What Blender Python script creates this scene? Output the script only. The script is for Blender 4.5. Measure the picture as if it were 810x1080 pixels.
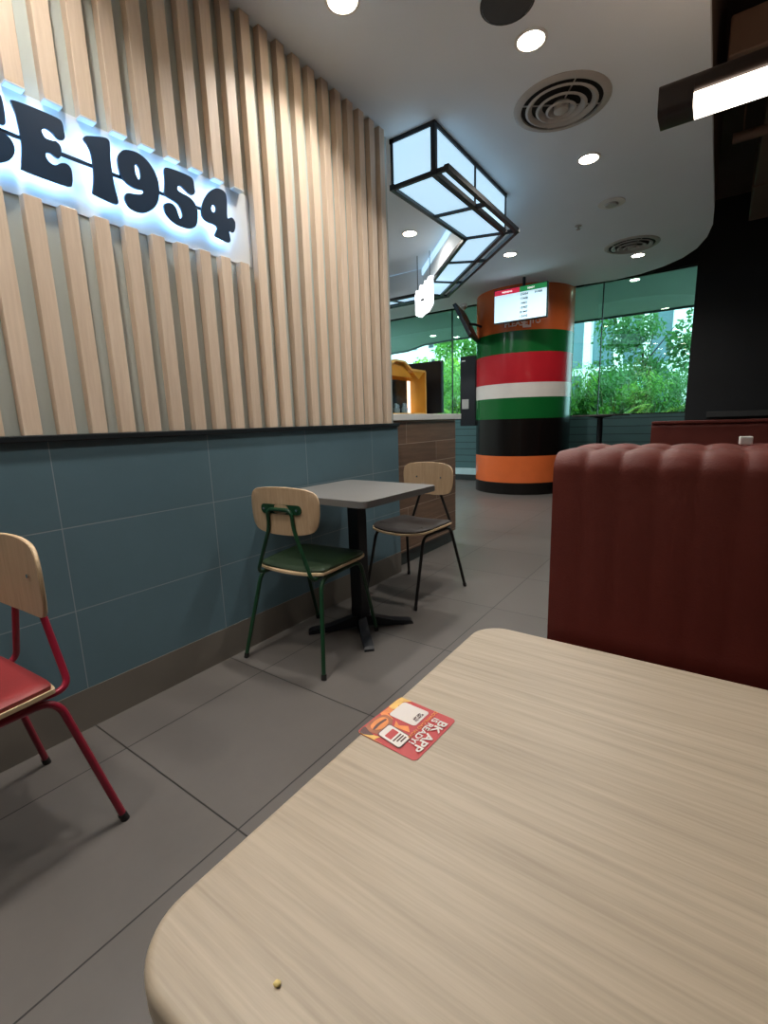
import bpy, bmesh, math, random
from mathutils import Vector, Matrix
PI = math.pi
random.seed(7)
SC = bpy.context.scene
COL = SC.collection
for o in list(bpy.data.objects): bpy.data.objects.remove(o)

# ------------------------------------------------------------------ camera, world, sun, exposure
CAMH = 1.0777
cam = bpy.data.objects.new('camera', bpy.data.cameras.new('camera'))
COL.objects.link(cam)
cam.rotation_mode = 'XYZ'
_a, _b, _c = 0.617521, 1.381804, -0.031259
cam.matrix_world = Matrix.Translation((0, 0, CAMH)) @ Matrix.Rotation(_a, 4, 'Z') @ Matrix.Rotation(_b, 4, 'X') @ Matrix.Rotation(_c, 4, 'Z')
cam.data.sensor_fit = 'VERTICAL'
cam.data.sensor_height = 36
cam.data.lens = 491.87 / 1080 * 36
cam.data.clip_start = 0.02
SC.camera = cam
W = bpy.data.worlds.new('sky'); SC.world = W; W.use_nodes = True
W.node_tree.nodes['Background'].inputs[0].default_value = (0.80, 0.92, 1.0, 1)
W.node_tree.nodes['Background'].inputs[1].default_value = 5.0
sun = bpy.data.objects.new('sun', bpy.data.lights.new('sun', 'SUN')); COL.objects.link(sun)
sun.data.energy = 6.0; sun.data.angle = 0.03; sun.data.color = (1, 0.96, 0.88)
sun.rotation_euler = Vector((0.55, -0.35, 1.0)).to_track_quat('Z', 'Y').to_euler()
VS = SC.view_settings
SC.display_settings.display_device = 'sRGB'
VS.view_transform = 'Standard'; VS.look = 'None'; VS.gamma = 1; VS.use_curve_mapping = False
VS.exposure = 0.0

# ------------------------------------------------------------------ materials
def lin(c):
    return tuple(((v/255)/12.92 if v/255 <= 0.04045 else ((v/255+0.055)/1.055)**2.4) for v in c) + (1,)
class NT:
    def __init__(s, m):
        s.m = m; s.t = m.node_tree; s.b = s.t.nodes['Principled BSDF']
    def n(s, typ, **kw):
        x = s.t.nodes.new(typ)
        for k, v in kw.items():
            if k.startswith('i_'): x.inputs[k[2:].replace('_', ' ')].default_value = v
            else: setattr(x, k, v)
        return x
    def l(s, a, b): s.t.links.new(a, b)
def mat(name, rgb, rough=0.5, metal=0.0, spec=0.5, var=0.0, vscale=8, bump=0.0, bscale=60, emit=None, estr=0, stretch=(1,1,1), coat=0.0):
    m = bpy.data.materials.new(name); m.use_nodes = True
    t = NT(m); c = lin(rgb)
    t.b.inputs['Base Color'].default_value = c
    t.b.inputs['Roughness'].default_value = rough
    t.b.inputs['Metallic'].default_value = metal
    t.b.inputs['Specular IOR Level'].default_value = spec
    t.b.inputs['Coat Weight'].default_value = coat
    t.b.inputs['Coat Roughness'].default_value = 0.08
    if emit:
        t.b.inputs['Emission Color'].default_value = lin(emit); t.b.inputs['Emission Strength'].default_value = estr
    if var or bump:
        tc = t.n('ShaderNodeTexCoord'); mp = t.n('ShaderNodeMapping'); mp.inputs['Scale'].default_value = stretch
        t.l(tc.outputs['Object'], mp.inputs['Vector'])
    if var:
        nz = t.n('ShaderNodeTexNoise', i_Scale=vscale, i_Detail=5.0); t.l(mp.outputs[0], nz.inputs['Vector'])
        r = t.n('ShaderNodeValToRGB')
        r.color_ramp.elements[0].position = 0.3; r.color_ramp.elements[1].position = 0.7
        r.color_ramp.elements[0].color = tuple(v*(1-var) for v in c[:3]) + (1,)
        r.color_ramp.elements[1].color = tuple(min(1, v*(1+var)) for v in c[:3]) + (1,)
        t.l(nz.outputs['Fac'], r.inputs[0]); t.l(r.outputs[0], t.b.inputs['Base Color'])
    if bump:
        nb = t.n('ShaderNodeTexNoise', i_Scale=bscale, i_Detail=3.0); t.l(mp.outputs[0], nb.inputs['Vector'])
        bp = t.n('ShaderNodeBump', i_Strength=bump, i_Distance=0.01); t.l(nb.outputs['Fac'], bp.inputs['Height'])
        t.l(bp.outputs[0], t.b.inputs['Normal'])
    return m
def wood(name, rgb, dark, stretch, rough=0.5, scale=1.0, slat_pitch=None, fine=0.6):
    m = bpy.data.materials.new(name); m.use_nodes = True; t = NT(m)
    tc = t.n('ShaderNodeTexCoord'); mp = t.n('ShaderNodeMapping'); mp.inputs['Scale'].default_value = stretch
    vec = tc.outputs['Object']
    sep = t.n('ShaderNodeSeparateXYZ'); t.l(vec, sep.inputs[0])
    t.l(vec, mp.inputs['Vector'])
    n1 = t.n('ShaderNodeTexNoise', i_Scale=scale, i_Detail=6.0, i_Roughness=0.65, i_Distortion=0.4); t.l(mp.outputs[0], n1.inputs['Vector'])
    n2 = t.n('ShaderNodeTexNoise', i_Scale=scale*4, i_Detail=3.0, i_Roughness=0.6); t.l(mp.outputs[0], n2.inputs['Vector'])
    mx = t.n('ShaderNodeMix', data_type='FLOAT'); mx.inputs[0].default_value = fine*0.6
    t.l(n1.outputs['Fac'], mx.inputs[2]); t.l(n2.outputs['Fac'], mx.inputs[3])
    r = t.n('ShaderNodeValToRGB'); e = r.color_ramp.elements
    e[0].position = 0.33; e[1].position = 0.62; e[0].color = lin(dark); e[1].color = lin(rgb)
    t.l(mx.outputs[0], r.inputs[0]); out = r.outputs[0]
    if slat_pitch:
        dv = t.n('ShaderNodeMath', operation='DIVIDE'); dv.inputs[1].default_value = slat_pitch[0]
        ad = t.n('ShaderNodeMath', operation='SUBTRACT'); ad.inputs[1].default_value = slat_pitch[1]
        t.l(sep.outputs['Y'], ad.inputs[0]); t.l(ad.outputs[0], dv.inputs[0])
        fl = t.n('ShaderNodeMath', operation='FLOOR'); t.l(dv.outputs[0], fl.inputs[0])
        wn = t.n('ShaderNodeTexWhiteNoise', noise_dimensions='1D'); t.l(fl.outputs[0], wn.inputs['W'])
        mr = t.n('ShaderNodeMapRange'); mr.inputs[3].default_value = 0.88; mr.inputs[4].default_value = 1.1
        t.l(wn.outputs['Value'], mr.inputs[0])
        mm = t.n('ShaderNodeVectorMath', operation='SCALE'); t.l(out, mm.inputs[0]); t.l(mr.outputs[0], mm.inputs['Scale'])
        out = mm.outputs[0]
    t.l(out, t.b.inputs['Base Color'])
    t.b.inputs['Roughness'].default_value = rough
    return m
def tiles(name, c1, c2, grout, w, h, mortar, axes, off, rough, var=0.12, brick=0.0, spec=0.5, grain=None, vscale=2.2):
    """tile material; axes picks which object coordinates run along the rows and up"""
    m = bpy.data.materials.new(name); m.use_nodes = True; t = NT(m)
    tc = t.n('ShaderNodeTexCoord'); sep = t.n('ShaderNodeSeparateXYZ'); t.l(tc.outputs['Object'], sep.inputs[0])
    cb = t.n('ShaderNodeCombineXYZ'); t.l(sep.outputs[axes[0]], cb.inputs[0]); t.l(sep.outputs[axes[1]], cb.inputs[1])
    mp = t.n('ShaderNodeMapping'); mp.inputs['Location'].default_value = (-off[0], -off[1], 0); t.l(cb.outputs[0], mp.inputs['Vector'])
    br = t.n('ShaderNodeTexBrick'); br.offset = brick; br.squash = 1.0
    br.inputs['Scale'].default_value = 1; br.inputs['Brick Width'].default_value = w; br.inputs['Row Height'].default_value = h
    br.inputs['Mortar Size'].default_value = mortar; br.inputs['Mortar Smooth'].default_value = 0.3
    br.inputs['Color1'].default_value = lin(c1); br.inputs['Color2'].default_value = lin(c2); br.inputs['Mortar'].default_value = lin(grout)
    t.l(mp.outputs[0], br.inputs['Vector'])
    nz = t.n('ShaderNodeTexNoise', i_Scale=vscale, i_Detail=8.0, i_Roughness=0.7)
    if grain:
        m2 = t.n('ShaderNodeMapping'); m2.inputs['Scale'].default_value = grain; t.l(tc.outputs['Object'], m2.inputs['Vector']); t.l(m2.outputs[0], nz.inputs['Vector'])
    else: t.l(tc.outputs['Object'], nz.inputs['Vector'])
    mr = t.n('ShaderNodeMapRange'); mr.inputs[1].default_value = 0.3; mr.inputs[2].default_value = 0.7
    mr.inputs[3].default_value = 1-var; mr.inputs[4].default_value = 1+var; t.l(nz.outputs['Fac'], mr.inputs[0])
    mm = t.n('ShaderNodeVectorMath', operation='SCALE'); t.l(br.outputs['Color'], mm.inputs[0]); t.l(mr.outputs[0], mm.inputs['Scale'])
    t.l(mm.outputs[0], t.b.inputs['Base Color'])
    r2 = t.n('ShaderNodeMapRange'); r2.inputs[3].default_value = rough-0.06; r2.inputs[4].default_value = rough+0.08
    t.l(nz.outputs['Fac'], r2.inputs[0]); t.l(r2.outputs[0], t.b.inputs['Roughness'])
    t.b.inputs['Specular IOR Level'].default_value = spec
    bp = t.n('ShaderNodeBump', i_Strength=0.25, i_Distance=0.002); bp.invert = True
    t.l(br.outputs['Fac'], bp.inputs['Height']); t.l(bp.outputs[0], t.b.inputs['Normal'])
    return m
def emit(name, rgb, s):
    m = bpy.data.materials.new(name); m.use_nodes = True
    t = NT(m); t.b.inputs['Base Color'].default_value = lin(rgb)
    t.b.inputs['Emission Color'].default_value = lin(rgb); t.b.inputs['Emission Strength'].default_value = s
    t.b.inputs['Roughness'].default_value = 0.4
    return m
def glass(name, tint, ior_ref=0.06):
    m = bpy.data.materials.new(name); m.use_nodes = True; t = NT(m)
    tr = t.n('ShaderNodeBsdfTransparent'); tr.inputs[0].default_value = tint + (1,)
    gl = t.n('ShaderNodeBsdfGlossy'); gl.inputs['Roughness'].default_value = 0.0; gl.inputs['Color'].default_value = (0.9, 1, 0.97, 1)
    fr = t.n('ShaderNodeFresnel'); fr.inputs['IOR'].default_value = 1.5
    mx = t.n('ShaderNodeMixShader'); t.l(fr.outputs[0], mx.inputs[0]); t.l(tr.outputs[0], mx.inputs[1]); t.l(gl.outputs[0], mx.inputs[2])
    t.l(mx.outputs[0], t.t.nodes['Material Output'].inputs['Surface'])
    return m
M = {}
M['floor'] = tiles('floor_tile', (99,94,90), (95,90,86), (38,36,34), 0.6, 0.6, 0.0028, ('X','Y'), (-1.578, 0.642), 0.38, 0.10)
M['dado'] = tiles('dado_tile', (91,117,128), (87,113,124), (140,150,155), 0.6, 0.3, 0.0018, ('Y','Z'), (0.638, 0.153), 0.42, 0.07)
M['base'] = mat('base_tile', (114,108,100), 0.45, var=0.08, vscale=3)
M['plaster'] = mat('plaster', (185,192,186), 0.85, var=0.04, vscale=2, bump=0.05)
M['ceil'] = mat('ceiling_paint', (230,239,246), 0.75, var=0.02, vscale=1.2)
M['slat'] = wood('slat_oak', (226,204,182), (208,184,160), (14, 14, 0.8), 0.5, 2.0, (0.10225, 0.6632))
M['slatside'] = M['slat']
M['black'] = mat('black_metal', (16,20,28), 0.4, var=0.1, vscale=20)
M['trim'] = mat('black_trim', (22,28,32), 0.4, var=0.05)
M['signpanel'] = mat('sign_panel', (215,215,212), 0.6, var=0.02)
M['letter'] = mat('letter_face', (30,52,76), 0.3, var=0.1, vscale=6)
M['halo'] = emit('halo_led', (150,205,255), 15.0)
M['led'] = emit('lamp_lens', (255,238,210), 40.0)
M['lightbox'] = emit('lightbox_panel', (188,225,249), 0.95)
M['white'] = mat('white_paint', (225,225,222), 0.5, var=0.02)
M['grille'] = mat('grille_grey', (176,174,170), 0.5, var=0.05)
M['greydark'] = mat('dark_grey', (62,62,62), 0.6, var=0.08)
M['ventdark'] = mat('vent_dark', (16,16,16), 0.8, var=0.05)
M['wood_lam'] = wood('table_laminate', (190,174,152), (164,148,127), (1.6, 46, 46), 0.42, 1.6)
M['table_edge'] = mat('table_edge', (182,162,138), 0.45, var=0.05, vscale=20)
M['ply'] = wood('chair_ply', (192,164,132), (170,142,110), (40, 40, 3), 0.45, 1.5)
M['plyedge'] = wood('chair_ply_edge', (214,188,152), (196,168,132), (6, 6, 120), 0.5, 1.5)
M['grey_top'] = mat('grey_tabletop', (112,111,109), 0.42, var=0.03)
M['screw'] = mat('chrome_screw', (220,220,220), 0.2, metal=1.0, var=0.03)
M['rubber'] = mat('rubber_foot', (28,24,24), 0.8, var=0.1)
M['gold'] = mat('crumb_yellow', (240,216,140), 0.6, var=0.15, vscale=200)
M['leather'] = mat('red_leather', (108,48,40), 0.52, spec=0.3, var=0.08, vscale=5, bump=0.12, bscale=240)
M['teal'] = tiles('teal_planks', (76,114,116), (72,109,111), (38,58,60), 4.0, 0.118, 0.006, ('X','Z'), (0, 0.21), 0.5, 0.08)
M['cyan'] = mat('pale_ledge', (200,235,238), 0.4, var=0.04)
M['blackwall'] = mat('black_wall', (32,34,38), 0.6, var=0.06, vscale=3)
M['woodtile'] = tiles('wood_plank_tile', (124,98,80), (108,84,68), (165,145,128), 0.9, 0.16, 0.003, ('Y','Z'), (0.2, 0.12), 0.55, 0.3, brick=0.5, grain=(3, 1.5, 26), vscale=1.5)
M['kick'] = mat('counter_kick', (52,62,62), 0.35, var=0.06)
M['yellow'] = mat('yellow_ply', (222,160,56), 0.5, var=0.08, vscale=6)
M['yellowedge'] = mat('yellow_edge', (240,196,110), 0.5, var=0.05)
M['glass'] = glass('green_glass', (0.64, 0.86, 0.83))
M['mullion'] = mat('mullion', (30,38,38), 0.5, var=0.05)
M['orange'] = mat('gloss_orange', (230,112,58), 0.25, spec=0.3, var=0.03, coat=0.25)
M['green'] = mat('gloss_green', (20,98,44), 0.25, spec=0.3, var=0.03, coat=0.25)
M['red'] = mat('gloss_red', (186,34,44), 0.25, spec=0.3, var=0.03, coat=0.25)
M['cream'] = mat('gloss_white', (226,218,210), 0.25, spec=0.3, var=0.03, coat=0.25)
M['gblack'] = mat('gloss_black', (18,14,13), 0.25, spec=0.3, var=0.03, coat=0.25)
M['screen'] = emit('screen_white', (205,236,248), 0.86)
M['scrred'] = emit('screen_red', (205,40,70), 0.7)
M['scrgreen'] = emit('screen_green', (30,130,70), 0.7)
M['scrtext'] = mat('screen_text', (40,50,60), 0.5, var=0.02)
M['scrwhite'] = emit('screen_text_white', (250,240,240), 0.9)
M['pinktext'] = mat('pink_text', (250,225,220), 0.5, var=0.04)
M['signglow'] = emit('hanging_sign_face', (245,250,255), 2.5)
M['stick_red'] = mat('sticker_red', (196,52,54), 0.4, var=0.04, vscale=30)
M['stick_white'] = mat('sticker_white', (232,222,216), 0.4, var=0.03)
M['stick_yel'] = mat('sticker_flame', (240,190,96), 0.4, var=0.2, vscale=80)
M['stick_org'] = mat('sticker_orange', (236,140,64), 0.4, var=0.12, vscale=80)
M['stick_brown'] = mat('sticker_brown', (168,92,56), 0.4, var=0.2, vscale=90)
M['stick_dark'] = mat('sticker_dark', (84,40,38), 0.4, var=0.1)
M['duct'] = mat('dark_duct', (120,98,84), 0.55, var=0.15, vscale=2)
M['slabdark'] = mat('dark_slab', (90,74,66), 0.8, var=0.2, vscale=1.5)
M['lampbody'] = mat('lamp_bronze', (44,30,24), 0.45, var=0.06)
M['pendlens'] = emit('pendant_lens', (255,240,220), 5.0)
M['upfill'] = emit('added_upfill', (255,214,180), 24.0)  # glow of the added strip that lifts the open ceiling
M['soffit'] = mat('canopy_soffit', (112,128,125), 0.7, var=0.03)
M['ground'] = mat('paving', (150,150,140), 0.8, var=0.1, vscale=1)
M['bwhite'] = mat('building_white', (226,232,234), 0.6, var=0.03)
M['bglass'] = mat('building_glass', (88,120,132), 0.15, var=0.2, vscale=0.3)
M['winDark'] = mat('dark_window', (40,52,60), 0.2, var=0.1)
M['stem'] = mat('plant_stem', (74,92,48), 0.7, var=0.2)
M['trunk'] = mat('dark_trunk', (40,36,30), 0.8, var=0.2)
def leafmat(name, rgb, rgb2):
    m = mat(name, rgb, 0.45, var=0.45, vscale=3.5)
    t = NT(m)
    tr = t.n('ShaderNodeBsdfTranslucent'); tr.inputs[0].default_value = lin(rgb2)
    mx = t.n('ShaderNodeMixShader'); mx.inputs[0].default_value = 0.35
    t.l(t.b.outputs[0], mx.inputs[1]); t.l(tr.outputs[0], mx.inputs[2])
    t.l(mx.outputs[0], t.t.nodes['Material Output'].inputs['Surface'])
    return m
M['leafa'] = leafmat('leaf_mid', (86,138,62), (130,190,70))
M['leafb'] = leafmat('leaf_dark', (52,100,54), (80,140,60))
M['leafc'] = leafmat('leaf_bright', (140,180,70), (190,220,90))
M['glasscup'] = mat('display_dark_glass', (40,60,70), 0.1, var=0.3, vscale=20)

# ------------------------------------------------------------------ mesh helpers
def tag(o, label=None, cat=None, group=None, kind=None):
    if label: o['label'] = label
    if cat: o['category'] = cat
    if group: o['group'] = group
    if kind: o['kind'] = kind
    return o
def link(name, me, m, parent=None, smooth=None, kind=None, label=None):
    o = bpy.data.objects.new(name, me); COL.objects.link(o)
    ms = m if isinstance(m, (list, tuple)) else [m]
    for x in ms: me.materials.append(x)
    if parent: o.parent = parent
    if smooth is not None:
        for p in me.polygons: p.use_smooth = True
        if smooth < 3:
            me.set_sharp_from_angle(angle=smooth)
    if kind: o['kind'] = kind
    if label: o['label'] = label
    return o
def obj(name, bm, m, parent=None, smooth=None, kind=None, label=None):
    me = bpy.data.meshes.new(name)
    bmesh.ops.recalc_face_normals(bm, faces=bm.faces[:])
    bm.to_mesh(me); bm.free()
    return link(name, me, m, parent, smooth, kind, label)
def thing(name, label, cat, loc=(0,0,0), rz=0, group=None):
    o = bpy.data.objects.new(name, None); COL.objects.link(o)
    o.location = loc; o.rotation_euler = (0, 0, rz); o.empty_display_size = 0.1
    return tag(o, label, cat, group)
def NB(): return bmesh.new()
def box(bm, x0, x1, y0, y1, z0, z1, bev=0, seg=2, mi=0):
    r = bmesh.ops.create_cube(bm, size=1)
    vs = r['verts']
    for v in vs:
        v.co = Vector((x0+(v.co.x+.5)*(x1-x0), y0+(v.co.y+.5)*(y1-y0), z0+(v.co.z+.5)*(z1-z0)))
    fs = set(f for v in vs for f in v.link_faces)
    for f in fs: f.material_index = mi
    if bev:
        es = list(set(e for v in vs for e in v.link_edges))
        bmesh.ops.bevel(bm, geom=es, offset=bev, segments=seg, affect='EDGES', profile=0.5)
    return bm
def prism(bm, pts, z0, z1, mi=0, fn=None):
    """extrude a 2D outline from z0 to z1; fn maps (u,v,w) to 3D"""
    fn = fn or (lambda u, v, w: (u, v, w))
    a = [bm.verts.new(fn(p[0], p[1], z0)) for p in pts]
    b = [bm.verts.new(fn(p[0], p[1], z1)) for p in pts]
    n = len(pts); fs = []
    fs.append(bm.faces.new(a[::-1])); fs.append(bm.faces.new(b))
    for i in range(n): fs.append(bm.faces.new((a[i], a[(i+1) % n], b[(i+1) % n], b[i])))
    for f in fs: f.material_index = mi
    return bm
def rrect(x0, x1, y0, y1, r, n=6):
    out = []
    rs = r if isinstance(r, (list, tuple)) else [r]*4
    for (cx, cy, a0, q) in ((x1-rs[0], y1-rs[0], 0, rs[0]), (x0+rs[1], y1-rs[1], PI/2, rs[1]), (x0+rs[2], y0+rs[2], PI, rs[2]), (x1-rs[3], y0+rs[3], 1.5*PI, rs[3])):
        for i in range(n+1):
            a = a0 + i*PI/2/n; out.append((cx+q*math.cos(a), cy+q*math.sin(a)))
    return out
def lathe(bm, prof, n=32, c=(0,0), mi=0, cap=True):
    rings = []
    for (r, z) in prof:
        if r < 1e-6: rings.append([bm.verts.new((c[0], c[1], z))])
        else: rings.append([bm.verts.new((c[0]+r*math.cos(2*PI*i/n), c[1]+r*math.sin(2*PI*i/n), z)) for i in range(n)])
    for a, b in zip(rings[:-1], rings[1:]):
        for i in range(n):
            j = (i+1) % n
            if len(a) == 1 and len(b) == 1: continue
            if len(a) == 1: f = bm.faces.new((a[0], b[i], b[j]))
            elif len(b) == 1: f = bm.faces.new((a[i], a[j], b[0]))
            else: f = bm.faces.new((a[i], a[j], b[j], b[i]))
            f.material_index = mi
    if cap:
        for rg in (rings[0], rings[-1]):
            if len(rg) > 1: bm.faces.new(rg).material_index = mi
    return bm
def fillet(pts, r, n=5):
    P = [Vector(p) for p in pts]; out = [P[0]]
    for i in range(1, len(P)-1):
        a, b, c = P[i-1], P[i], P[i+1]
        u = (a-b); v = (c-b); d = min(r, u.length*0.45, v.length*0.45)
        p0 = b+u.normalized()*d; p1 = b+v.normalized()*d
        for k in range(n+1):
            t = k/n; out.append((1-t)**2*p0 + 2*t*(1-t)*b + t*t*p1)
    out.append(P[-1]); return out
def tube(bm, pts, r, n=10, fr=0.0, r1=None, mi=0):
    P = fillet(pts, fr) if fr else [Vector(p) for p in pts]
    r1 = r if r1 is None else r1
    T = []
    for i in range(len(P)):
        a = P[max(0, i-1)]; b = P[min(len(P)-1, i+1)]; T.append((b-a).normalized())
    up = Vector((0,0,1)) if abs(T[0].z) < 0.9 else Vector((1,0,0))
    N = (up - T[0]*up.dot(T[0])).normalized(); rings = []
    for i, p in enumerate(P):
        if i: N = (N - T[i]*N.dot(T[i])).normalized()
        B = T[i].cross(N); rr = r+(r1-r)*i/(len(P)-1)
        rings.append([bm.verts.new(p + (N*math.cos(2*PI*k/n) + B*math.sin(2*PI*k/n))*rr) for k in range(n)])
    for a, b in zip(rings[:-1], rings[1:]):
        for k in range(n): bm.faces.new((a[k], a[(k+1) % n], b[(k+1) % n], b[k])).material_index = mi
    bm.faces.new(rings[0][::-1]).material_index = mi; bm.faces.new(rings[-1]).material_index = mi
    return bm
def smoothpoly(pts, sub=4):
    n = len(pts); out = []
    for i in range(n):
        p0, p1, p2, p3 = [Vector(pts[(i+k-1) % n]) for k in range(4)]
        for s in range(sub):
            t = s/sub
            out.append(0.5*((2*p1) + (p2-p0)*t + (2*p0-5*p1+4*p2-p3)*t*t + (3*p1-p0-3*p2+p3)*t**3))
    return out
def curve_mesh(loops, extrude, bevel=0.0):
    """flat filled outline(s) with holes, extruded both ways along local z"""
    cu = bpy.data.curves.new('tmp', 'CURVE'); cu.dimensions = '2D'; cu.fill_mode = 'BOTH'
    cu.extrude = extrude; cu.bevel_depth = bevel; cu.bevel_resolution = 1
    for lp in loops:
        s = cu.splines.new('POLY'); s.points.add(len(lp)-1); s.use_cyclic_u = True
        for q, p in zip(s.points, lp): q.co = (p[0], p[1], 0, 1)
    o = bpy.data.objects.new('tmp', cu)
    me = bpy.data.meshes.new_from_object(o); bpy.data.objects.remove(o)
    return me
def text_mesh(s, size, extrude=0.0005, bold=0.0, align='CENTER', sx=1.0):
    cu = bpy.data.curves.new('tmp', 'FONT'); cu.body = s; cu.size = size; cu.extrude = extrude; cu.offset = bold
    cu.align_x = align; cu.align_y = 'CENTER'; cu.resolution_u = 3
    o = bpy.data.objects.new('tmp', cu); me = bpy.data.meshes.new_from_object(o); bpy.data.objects.remove(o)
    if sx != 1: me.transform(Matrix.Diagonal((sx, 1, 1, 1)))
    return me
def mlink(name, me, mtx, m, parent=None, label=None):
    me.transform(mtx); me.materials.clear()
    return link(name, me, m, parent, label=label)
def struct(name, bm, m, parent=None, smooth=None):
    return obj(name, bm, m, parent, smooth, kind='structure')

# ------------------------------------------------------------------ camera-independent anchors
XW = -1.81          # left wall face
YG = 7.95           # glass line
CZ = 2.83           # lowered ceiling
SLAB = 3.75
XC = -0.177         # edge of lowered ceiling

# ------------------------------------------------------------------ room shell
bm = NB(); box(bm, -6.6, 3.7, -3.2, YG+0.1, -0.12, 0); struct('floor', bm, M['floor'])
bm = NB(); box(bm, -2.03, XW-0.036, -3.0, 2.742, 1.05, SLAB); struct('wall_left', bm, M['plaster'])
bm = NB(); box(bm, -2.03, XW, -3.0, 2.745, 0.153, 1.05); struct('wall_lower_left', bm, M['dado'])
bm = NB(); box(bm, -2.03, XW+0.002, -3.0, 2.745, 0.0, 0.153); struct('baseboard_left', bm, M['base'])
bm = NB(); box(bm, -2.03, XW+0.014, -3.0, 2.752, 1.05, 1.072, 0.003); struct('trim_1', bm, M['trim'])
bm = NB(); box(bm, -6.6, 3.7, -3.2, -3.0, 0, SLAB); struct('wall_front', bm, M['plaster'])
bm = NB(); box(bm, 3.5, 3.7, -3.0, YG+0.1, 0, SLAB); struct('wall_right', bm, M['blackwall'])
bm = NB(); box(bm, -6.6, -6.4, -3.0, YG+0.1, 0, SLAB); struct('wall_far_left', bm, M['plaster'])
bm = NB(); box(bm, -0.382, 3.5, YG-0.03, YG+0.1, 0, SLAB); struct('wall_back', bm, M['blackwall'])
bm = NB(); box(bm, -6.4, -0.382, YG-0.03, YG+0.1, 0.21, 1.085); struct('wall_lower_back', bm, M['teal'])
bm = NB(); box(bm, -6.4, -0.382, YG-0.12, YG+0.1, 0.0, 0.10); box(bm, -6.4, -0.382, YG-0.09, YG+0.1, 0.10, 0.21, mi=1)
struct('baseboard_back', bm, [M['kick'], M['cyan']])
bm = NB(); box(bm, -6.4, -0.382, YG-0.05, YG+0.1, 3.02, SLAB); struct('wall_upper_back', bm, M['blackwall'])
bm = NB(); box(bm, -6.7, 3.8, -3.3, YG+0.25, SLAB, SLAB+0.2); struct('ceiling_slab', bm, M['slabdark'])
# lowered ceiling with its curved end
ol = [(-1.68,7.13), (-1.45,7.165), (-1.242,7.185), (-0.95,7.12), (-0.687,6.967), (-0.48,6.75), (-0.338,6.488), (-0.24,6.15), (-0.19,5.8), (XC,5.4)]
ol = [(p.x, p.y) for p in [Vector(q) for q in ol]]
outer = [(-6.4, 7.13)] + ol + [(XC, -3.0), (-6.4, -3.0)]
me = curve_mesh([outer], 0.03)
me.transform(Matrix.Translation((0, 0, CZ+0.03)))
cl = link('ceiling', me, M['ceil'], kind='structure')
# fascia along the edge
bm = NB()
path = [(XC, -3.0), (XC, 5.4)] + ol[::-1][1:] + [(-6.4, 7.13)]
for a, b in zip(path[:-1], path[1:]):
    A = Vector(a); B = Vector(b); d = (B-A).normalized(); nn = Vector((d.y, -d.x))*-0.015
    prism(bm, [A, B, B+nn, A+nn], CZ+0.06, SLAB)
struct('trim_2', bm, M['slabdark'])

# ------------------------------------------------------------------ slat cladding and illuminated sign
PITCH, SW, Y0 = 0.10225, 0.051, 0.6797
SZ0, SZ1 = 1.808, 2.112
cladding = thing('slat_cladding', 'pale oak vertical slat cladding on the left wall above the black rail', 'cladding', (XW, 0.7, 1.072))
up, lo = NB(), NB()
strips = []
for i in range(-33, 21):
    y = Y0 + PITCH*i
    rel = lambda a: a-0.7
    if y > 2.70: continue
    x0, x1 = -0.036, 0.0
    if y > 1.55 or y < -0.75:
        box(lo, x0, x1, rel(y), rel(y+SW), 0.0, CZ-1.072, 0.0015, 1)
    else:
        box(lo, x0, x1, rel(y), rel(y+SW), 0.0, SZ0-1.072, 0.0015, 1)
        box(up, x0, x1, rel(y), rel(y+SW), SZ1-1.072, CZ-1.072, 0.0015, 1)
        if 0.6 < y < 1.6: strips.append(y)
obj('slats', lo, M['slat'], cladding)
obj('cut_slats', up, M['slat'], cladding, label='short slats ending above the lit sign')
for y in strips:
    b = NB(); box(b, -0.034, 0.001, y-0.7, y+SW-0.7, SZ1-1.072-0.006, SZ1-1.072, 0.001, 1)
    obj('slat_end_strip', b, M['white'], cladding, label='white strip on the cut slat end')
sign = thing('wall_sign', 'backlit sign of dark blue letters and the numerals 1954 on a bright panel', 'sign', (XW, 0.7, 1.96))
b = NB(); box(b, -0.036, -0.031, -1.40, 0.895, SZ0-1.96, SZ1-1.96, 0.001, 1)
obj('backing_panel', b, M['signpanel'], sign)
def wy(y, z): return (y-0.7, z-1.96)
RT = Matrix(((0,0,1,0),(1,0,0,0),(0,1,0,0),(0,0,0,1)))    # (u,v,w) -> (w,u,v): face the room
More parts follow.
